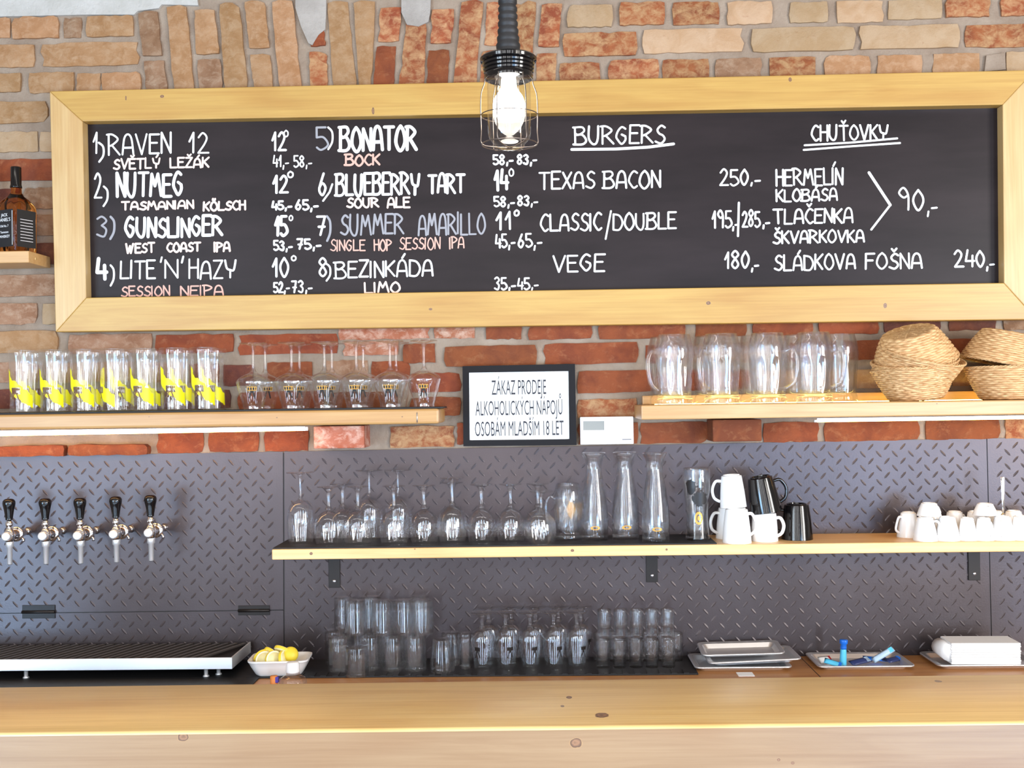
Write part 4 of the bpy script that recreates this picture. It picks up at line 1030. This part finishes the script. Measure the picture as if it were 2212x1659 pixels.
def basket(loc, rot, lab):
    r = empty('wicker_basket', loc, lab, 'basket', 'wicker bread baskets', rot)
    link('woven_body', BM_, r); link('rim', RM_, r); return r
bx = PX(1980, .12, zR)
basket((bx, -.125, zR+.004), (.0, -.10, .2), 'upright woven basket at the bottom of the left basket stack')
basket((bx-.004, -.125, zR+.022), (.03, -.20, 1.0), 'tilted woven basket nested second in the left basket stack')
basket((bx-.006, -.125, zR+.040), (.05, -.30, 2.0), 'tilted woven basket nested third in the left basket stack')
tb = P(1962, 716, .15)
basket((tb.x, -.15, tb.z), (PI+.25, -.28, .0), 'upside-down woven basket on top of the left basket stack')
bx2 = PX(2176, .12, zR)
basket((bx2, -.125, zR+.001), (0, 0, .5), 'upright woven basket at the bottom of the right basket stack')
basket((bx2+.010, -.12, zR+.172), (PI+.16, .16, .5), 'upside-down woven basket leaning on top of the right basket stack')

# ------------------------------------------------------------------ whisky bottles
def rounded_sq(rad, cr, n=5):
    pts = []
    for cx, cy, a0 in ((1, 1, 0), (-1, 1, 90), (-1, -1, 180), (1, -1, 270)):
        for k in range(n):
            a = math.radians(a0+90*k/(n-1)); pts.append((cx*(rad-cr)+cr*math.cos(a), cy*(rad-cr)+cr*math.sin(a)))
    return pts
def bottle(loc, rz, lab, liquid):
    r = empty('whisky_bottle', loc, lab, 'bottle', 'whisky bottles', (0, 0, rz))
    bm = bmesh.new(); rings = []
    for (rad, cr, z) in ((.034, .006, 0), (.037, .007, .004), (.037, .007, .118), (.036, .012, .128), (.031, .020, .140), (.020, .018, .152), (.0145, .0145, .162), (.0130, .013, .190), (.0130, .013, .225)):
        rings.append([bm.verts.new((x, y, z)) for x, y in rounded_sq(rad, min(cr, rad-.0001))])
    for A, B in zip(rings, rings[1:]):
        n = len(A)
        for k in range(n): bm.faces.new((A[k], A[(k+1) % n], B[(k+1) % n], B[k]))
    bm.faces.new(rings[0][::-1]); bm.faces.new(rings[-1]); bmesh.ops.recalc_face_normals(bm, faces=bm.faces)
    me = mesh_from(bm, liquid, True); sharpen(me, 40); link('body', me, r)
    link('cap', lathe(BLACKG, [(0, .175), (.0150, .175), (.0152, .178), (.0138, .184), (.0136, .229), (.0128, .231), (0, .231)], 24), r)
    link('front_label', box(BLACKM, -.031, .031, -.0378, -.0371, .014, .112, .0002), r)
    link('side_label', box(BLACKM, .0371, .0378, -.030, .030, .014, .112, .0002), r)
    def bar(x0, x1, z0, z1): link('label_line', box(PAPER, x0, x1, -.0383, -.0377, z0, z1), r)
    bar(-.0292, -.0282, .018, .108); bar(.0282, .0292, .018, .108)
    for s, w, h, z in (('JACK', .024, .008, .094), ("DANIEL'S", .044, .009, .081), ('Old No. 7', .030, .006, .066), ('Tennessee', .030, .006, .050), ('WHISKEY', .040, .007, .038)):
        link('lettering', text_mesh(s, PAPER, w, h), r, (0, -.0384, z))
    for k in range(8):
        link('label_line', box(PLAST, .0376, .0382, -.020, .020, .030+k*.008, .0312+k*.008), r)
    return r
bottle((PX(36, .085, zS), -.085, zS), -.42, 'square amber whisky bottle with black cap on the small shelf', AMBER)
bottle((PX(-52, .085, zS), -.085, zS), -.30, 'square bottle cut by the left edge of the picture', glass_mat('pale_spirit', (.93, .88, .74, 1), 0, 1.36))

# ------------------------------------------------------------------ beer taps
def tap(loc, lab):
    r = empty('beer_tap', loc, lab, 'beer tap', 'beer taps on the steel panel')
    ry = (PI/2, 0, 0)
    link('wall_flange', lathe(CHROME, spline([(0, 0), (.010, 0), (.0105, .002), (.009, .006), (.007, .010), (0, .010)], 2), 24), r, rot=ry)
    link('shank', lathe(CHROME, [(0, .008), (.0065, .008), (.0068, .018), (.0095, .022), (.0115, .032), (.0128, .050), (.0132, .062), (.0128, .078), (.0105, .086), (.0105, .098), (0, .098)], 24), r, rot=ry)
    link('collar', lathe(CHROME, [(.0125, .064), (.0195, .065), (.0200, .068), (.0195, .071), (.0125, .072)], 28), r, rot=ry)
    link('tap_body', lathe(CHROME, spline([(0, -.017), (.0085, -.016), (.0120, -.010), (.0135, 0), (.0120, .010), (.0085, .017), (0, .018)], 3), 24), r, (0, -.106, 0))
    link('front_cap', lathe(INOX, [(0, 0), (.0105, 0), (.0118, .002), (.0118, .010), (.0108, .012), (.008, .0128), (0, .013)], 24), r, (0, -.116, 0), rot=ry)
    link('flow_lever', tube(CHROME, [(.010, -.064, -.004), (.018, -.066, -.014), (.020, -.068, -.020)], [.003, .003, .0042], 8), r)
    link('neck', lathe(CHROME, [(0, .012), (.0085, .012), (.0088, .018), (.0065, .020), (.0065, .024), (.0090, .026), (.0090, .036), (.0060, .038), (.0070, .052), (0, .052)], 20), r, (0, -.106, 0))
    me = lathe(BLACKG, spline([(0, .044), (.0078, .044), (.0082, .048), (.0112, .070), (.0140, .084), (.0135, .093), (.0085, .0985), (0, .0995)], 4), 24)
    me.transform(Matrix.Diagonal((1.12, 1.12, 1.0, 1)))
    link('handle', me, r, (0, -.106, -.002))
    link('spout', lathe(INOX, [(0, -.012), (.0095, -.012), (.0100, -.016), (.0100, -.028), (.0070, -.031), (.0064, -.074), (.0050, -.076), (.0050, -.070), (0, -.069)], 20), r, (0, -.104, 0))
    return r
t0 = None
for i, (px, py) in enumerate(((22, 1157), (100, 1156), (175, 1155), (252, 1152), (327, 1149))):
    q = P(px, py, .106); loc = (q.x, -.005, q.z)
    lab = ('leftmost' if i == 0 else ORD[i]+' from the left', )[0]+' chrome beer tap with black handle on the steel panel'
    if t0 is None: t0 = tap(loc, lab)
    else: copy_tree(t0, loc, lab)

# ------------------------------------------------------------------ drip tray
DT = .205
a, b = P(-200, 1433, DT), P(501, 1417, DT)
dt = empty('drip_tray', ((a.x+b.x)/2, -.11, zK), 'long stainless drip tray under the beer taps', 'drip tray')
X0, Y0, Z0 = dt.location; zt = (a.z*.35+b.z*.65)-Z0; h = 25*MPP(DT)
xa, xb = a.x-X0, b.x-X0
F_ = -DT-Y0; Bk = -.018-Y0
link('front_rim', box(INOX, xa, xb, F_, F_+.004, zt-h, zt, .0008), dt)
link('back_rim', box(BLACKI, xa, xb, Bk-.004, Bk, zt-h, zt-.003, .0008), dt)
link('end_rim', box(INOX, xb-.004, xb, F_+.004, Bk-.004, zt-h, zt, .0008), dt)
link('pan', box(BLACKI, xa, xb-.004, F_+.004, Bk-.004, zt-h, zt-.010), dt)
gx = xa+.02; bmx = bmesh.new(); n = 0
slat0 = None
while gx < xb-.02:
    if slat0 is None:
        bm = bmesh.new(); box_bm(bm, -.0045, .0045, F_+.006, Bk-.006, zt-.006, zt-.002)
        for v in bm.verts: v.co.x += (v.co.y-F_)*.42
        slat0 = mesh_from(bm, plain('grille_steel', (.30, .27, .25, 1), .35, .9))
    if gx+.09 < xb: link('grille_slat', slat0, dt, (gx, 0, 0))
    gx += .024
for px in (56, 445, 467):
    q = PX(px, .19, zK)-X0
    link('foot', lathe(INOX, [(0, 0), (.008, 0), (.008, .003), (.005, .005), (.005, zt-h+.001), (0, zt-h+.001)], 14), dt, (q, F_+.016+(.02 if px == 467 else 0), 0))

# ------------------------------------------------------------------ lemon dish
dish = empty('serving_dish', base(606, .155, zK), 'white fluted rectangular dish holding lemon slices', 'dish', rot=(0, 0, .05)); dish.scale = (1.14, 1.10, 1.0)
def dish_ring(hw, hd, cr, z, n=9, flute=0.0):
    pts = []
    for cx, cy, a0 in ((1, 1, 0), (-1, 1, 90), (-1, -1, 180), (1, -1, 270)):
        for k in range(n):
            a = math.radians(a0+90*k/(n-1)); pts.append((cx*(hw-cr)+cr*math.cos(a), cy*(hd-cr)+cr*math.sin(a), z))
    out = []
    for i in range(len(pts)):
        p, q = Vector(pts[i]), Vector(pts[(i+1) % len(pts)])
        m_ = 8 if (q-p).length > .02 else 1
        for k in range(m_):
            v = p.lerp(q, k/m_); f = 1+(flute if (len(out) % 2) else 0); out.append((v.x*f, v.y*f, v.z))
    return out
bm = bmesh.new(); R_ = []
for hw, hd, cr, z, fl in ((.048, .030, .014, 0, 0), (.052, .034, .016, .004, 0), (.060, .042, .018, .024, .02), (.0635, .0455, .018, .034, .02), (.0670, .0490, .020, .037, 0), (.0672, .0492, .020, .041, 0), (.0625, .0445, .018, .041, 0), (.058, .040, .016, .020, 0), (.050, .032, .014, .006, 0)):
    R_.append([bm.verts.new(p) for p in dish_ring(hw, hd, cr, z, 9, fl)])
for A, B in zip(R_, R_[1:]):
    n = len(A)
    for k in range(n): bm.faces.new((A[k], A[(k+1) % n], B[(k+1) % n], B[k]))
bm.faces.new(R_[0][::-1]); bm.faces.new(R_[-1]); bmesh.ops.recalc_face_normals(bm, faces=bm.faces)
me = mesh_from(bm, WHITE, True); sharpen(me, 40); link('bowl_body', me, dish)
def slice_(loc, rot, lab, r=.024):
    s = empty('lemon_slice', loc, lab, 'lemon slice', 'lemon slices in the white dish', rot)
    link('flesh', lathe(LEMON, [(0, .0045), (r*.80, .0045), (r*.80, -.0045), (0, -.0045)], 28), s)
    link('pith', lathe(LEMONW, [(r*.80, .004), (r*.955, .0042), (r*.955, -.0042), (r*.80, -.004)], 28), s)
    link('peel', lathe(LEMONP, [(r*.95, .004), (r, .0025), (r, -.0025), (r*.95, -.004)], 28), s)
dx0, dy0, dz0 = dish.location
for i, (x, y, z, rx, ry, lab) in enumerate(((-.030, -.020, .036, 1.2, .2, 'lemon slice lying lowest at the left of the dish'), (-.008, -.025, .038, 1.25, -.1, 'lemon slice leaning in the front middle of the dish'),
        (.012, -.020, .036, 1.3, .1, 'lemon slice leaning in the front right of the dish'), (-.020, .006, .046, .8, .3, 'lemon slice in the second layer at the left'),
        (.006, .002, .055, .62, -.15, 'topmost pale lemon slice on the heap'), (-.040, .000, .040, .9, .5, 'lemon slice tucked at the far left rim'))):
    slice_((dx0+x*1.15, dy0+y*1.1, dz0+z+.001), (rx, ry, i*.7), lab)
lw = empty('lemon_wedge', (dx0+.028, dy0-.006, dz0+.048), 'bright yellow lemon end with its peel outward', 'lemon slice', None, (1.0, .7, 0))
link('peel', lathe(LEMONP, spline([(.020, 0), (.017, .009), (.009, .014), (0, .016)], 3), 24), lw)
link('flesh', lathe(LEMON, [(0, 0), (.0198, 0)], 24), lw)
# clear stopper in front
st = empty('glass_stopper', (PX(633, .30, zc), -.30, zc), 'small clear glass bottle neck with white top, just in front of the lemon dish', 'bottle')
link('glass_body', lathe(GLASS, spline([(0, .002), (.030, .002), (.034, .012), (.030, .026), (.018, .034), (.0145, .040), (0, .041)], 3), 28), st)
link('white_top', lathe(WHITE, spline([(0, .040), (.0150, .040), (.0165, .048), (.0155, .062), (.011, .066), (0, .067)], 3), 24), st)
cn = empty('bottle_cap', (PX(592, .30, zc), -.30, zc+.022), 'tiny orange and blue bottle cap left of the clear stopper', 'bottle cap'); cn.scale = (.75, .75, 1.0)
link('cap_side', lathe(plain('orange_cap', rgb(220, 130, 60), .5), [(0, -.02), (.012, -.02), (.012, .010), (0, .010)], 18), cn)
link('cap_band', box(plain('violet_cap', rgb(70, 50, 150), .5), .004, .016, -.010, .008, -.006, .009, .002), cn)

# ------------------------------------------------------------------ steel trays at the right
def tray(x0, x1, d0, d1, z, lab, rot=(0, 0, 0), m=INOXD, loc=None):
    """shallow tray with a raised rolled lip, from photo columns x0..x1"""
    xa, xb = PX(x0, d0, z), PX(x1, d0, z); cx = (xa+xb)/2; cy = -(d0+d1)/2
    r = empty('steel_tray', loc or (cx, cy, z), lab, 'tray', 'stainless trays on the counter', rot)
    hw, hd = (xb-xa)/2, (d0-d1)/2
    bm = bmesh.new(); R = []
    for w, dd, cr, zz in ((hw-.018, hd-.018, .010, 0), (hw-.010, hd-.010, .012, .010), (hw-.001, hd-.001, .014, .0115), (hw, hd, .014, .0095), (hw+.0003, hd+.0003, .014, .0075), (hw-.002, hd-.002, .014, .0090), (hw-.010, hd-.010, .012, .0088), (hw-.018, hd-.018, .010, -.0010)):
        pts = []
        for sx, sy, a0 in ((1, 1, 0), (-1, 1, 90), (-1, -1, 180), (1, -1, 270)):
            for k in range(5):
                a = math.radians(a0+90*k/4); pts.append(bm.verts.new((sx*(w-cr)+cr*math.cos(a), sy*(dd-cr)+cr*math.sin(a), zz+.001)))
        R.append(pts)
    for A, B in zip(R, R[1:]):
        for k in range(len(A)): bm.faces.new((A[k], A[(k+1) % len(A)], B[(k+1) % len(A)], B[k]))
    bm.faces.new(R[0]); bm.faces.new(R[-1][::-1]); bmesh.ops.recalc_face_normals(bm, faces=bm.faces)
    me = mesh_from(bm, m, True); sharpen(me, 35); link('pan', me, r)
    bm = bmesh.new(); pts = []
    for sx, sy, a0 in ((1, 1, 0), (-1, 1, 90), (-1, -1, 180), (1, -1, 270)):
        for k in range(5):
            a = math.radians(a0+90*k/4); pts.append((sx*(hw-.014)+.014*math.cos(a), sy*(hd-.014)+.014*math.sin(a), .0105))
    tube_bm(bm, pts, .0026, 6, True); link('rolled_lip', mesh_from(bm, m, True), r)
    return r
tray(1503, 1711, .170, .02, zc, 'bottom steel tray of the stack at the end of the black mat')
tray(1524, 1722, .165, .02, zc+.012, 'tilted steel tray in the middle of the stack', loc=(PX(1620, .09, zc), -.095, zc+.0155), rot=(.0, -.040, 0))
tray(1512, 1690, .13, .03, zc+.03, 'small steel tray on top of the stack', loc=(PX(1600, .075, zc), -.072, zc+.0275), rot=(.10, -.02, 0))
cdx = PX(1609, .19, zc); link('price_card', box(PAPER, cdx-.020, cdx+.020, -.215, -.178, zc, zc+.0012), label='small white card in front of the steel tray stack', cat='card')
tray(1770, 1977, .170, .02, zc, 'steel tray holding blue sachets')
tray(2029, 2260, .170, .02, zc, 'steel tray under the white napkin block')
tz0 = zc+.003
lt = empty('upright_tube', (PX(1822, .12, zc), -.115, tz0), 'upright bright blue and cyan plastic tube in the sachet tray', 'tube', rot=(0, .05, 0))
link('tube_body', lathe(CYAN, spline([(0, 0), (.0085, 0), (.0088, .004), (.0080, .030), (.0065, .042), (0, .043)], 2), 18), lt)
link('tube_cap', lathe(BLUE, [(0, .040), (.0078, .040), (.0080, .044), (.0072, .052), (.0100, .054), (.0104, .0625), (.0095, .064), (0, .064)], 18), lt)
def sachet(px, d, z, w, h, rot, m, m2, lab):
    r = empty('sachet', (PX(px, d, zc), -d, z), lab, 'sachet', 'sachets in the steel tray', rot)
    bm = bmesh.new(); nx, ny = 8, 4; V = {}
    for s in (1, -1):
        for i in range(nx+1):
            for j in range(ny+1):
                u, v = i/nx*2-1, j/ny*2-1
                V[s, i, j] = bm.verts.new((u*w/2, v*h/2, s*.0035*(1-u**4)*(1-v*v)))
        for i in range(nx):
            for j in range(ny):
                bm.faces.new((V[s, i, j], V[s, i+1, j], V[s, i+1, j+1], V[s, i, j+1])[::s])
    bmesh.ops.remove_doubles(bm, verts=bm.verts, dist=1e-6)
    link('foil', mesh_from(bm, m, True), r)
    link('printed_end', box(m2, w*.28, w*.46, -h*.4, h*.4, -.001, .0028, .0008), r)
sachet(1908, .12, tz0+.026, .062, .016, (.9, -.50, .1), PALEB, CYAN, 'pale blue sachet leaning up at the right of the tray')
sachet(1858, .11, tz0+.007, .060, .022, (.4, -.10, .4), NAVY, PALEB, 'dark blue sachet with white end in the middle of the tray')
sachet(1800, .13, tz0+.008, .045, .018, (.6, .25, -.3), CYAN, BLUE, 'cyan sachet at the foot of the upright tube')
sachet(1890, .08, tz0+.006, .060, .020, (.3, .06, -.2), BLUE, NAVY, 'deep blue sachet lying behind the pale one')
sachet(1930, .09, tz0+.006, .050, .022, (.3, -.04, .5), NAVY, BLUE, 'navy sachet at the right end of the tray')
sachet(1783, .09, tz0+.007, .034, .026, (.5, -.05, .2), PAPER, REDP, 'white sachet with a red end at the left of the tray')
nb = empty('napkin_block', base(2113, .115, zc+.011), 'thick block of white paper napkins lying on the right steel tray', 'napkins', rot=(0, 0, -.03))
for k in range(9):
    o = random.uniform(-.0012, .0012)
    link('napkin', box(PAPER, -.082+o, .090+o, -.045, .040+o, k*.0060, k*.0060+.0056, .0016), nb)
link('folded_end', tube(PAPER, [(-.084, -.040, .028), (-.086, .0, .030), (-.084, .036, .028)], .022, 14), nb)

# ------------------------------------------------------------------ pendant lamp
PD = .95
la = P(1101, 320, PD); lt_ = P(1099, 122, PD); mp = MPP(PD)
lamp = empty('pendant_lamp', (la.x, -PD, la.z), 'black industrial cage pendant lamp with a glowing bulb in front of the board', 'lamp')
def zz(py): return (320-py)*mp
link('cap', (lambda me: sharpen(me, 45))(lathe(BLACKG, [(0, zz(120)), (40*mp, zz(121)), (58*mp, zz(122)), (62*mp, zz(126)), (61*mp, zz(132)), (55*mp, zz(135)), (57*mp, zz(137)), (56*mp, zz(141)), (54*mp, zz(142)), (56*mp, zz(145)), (55*mp, zz(149)), (53*mp, zz(150)), (55*mp, zz(153)), (54*mp, zz(157)), (52*mp, zz(158)), (53.5*mp, zz(162)), (52*mp, zz(170)), (48*mp, zz(172)), (0, zz(172))], 40)), lamp)
cp = []; y = 122
prof = [(0, zz(118)), (30*mp, zz(119))]
for y, w in ((112, 28), (96, 26), (80, 24), (64, 22.5), (48, 21.5), (32, 21), (16, 20.5), (0, 20.3), (-16, 20), (-32, 20), (-48, 20)):
    prof += [(w*mp, zz(y+6)), (w*mp*1.02, zz(y)), ((w-2.6)*mp, zz(y-5)), ((w-2.4)*mp, zz(y-8))]
prof += [(0, zz(-60))]
link('ribbed_sleeve', lathe(BLACKM, prof, 28), lamp)
link('cable', tube(BLACKM, [(0, 0, zz(-55)), (0, 0, 3.1-la.z)], 9*mp, 12), lamp)
link('glass_jar', lathe(JAR, spline([(44*mp, zz(172)), (46*mp, zz(180)), (47*mp, zz(200)), (47*mp, zz(270)), (45*mp, zz(296)), (38*mp, zz(306)), (33*mp, zz(312)), (30*mp, zz(320)), (0, zz(320))], 3), 40), lamp)
link('bulb', lathe(BULB, spline([(0, zz(264)), (14*mp, zz(262)), (28*mp, zz(251)), (35*mp, zz(232)), (31*mp, zz(211)), (21*mp, zz(196)), (17*mp, zz(186)), (16*mp, zz(172))], 4), 28), lamp)
bm = bmesh.new()
def ring(r, z, th=1.1): tube_bm(bm, [(r*mp*math.cos(2*PI*k/40), r*mp*math.sin(2*PI*k/40), z) for k in range(40)], th*mp, 6, True)
ring(62, zz(249)); link('cage_ring', mesh_from(bm, WIRE, True), lamp); bm = bmesh.new()
ring(60, zz(312)); link('cage_ring', mesh_from(bm, WIRE, True), lamp)
wire_me = tube(WIRE, spline([(52*mp, 0, zz(166)), (53*mp, 0, zz(180)), (60*mp, 0, zz(200)), (62*mp, 0, zz(225)), (62*mp, 0, zz(252)), (61*mp, 0, zz(285)), (60*mp, 0, zz(312)), (30*mp, 0, zz(318)), (0, 0, zz(320))], 3), 1.3*mp, 6)
for k in range(6): link('cage_wire', wire_me, lamp, (0, 0, 0), rot=(0, 0, k*PI/3+.12))
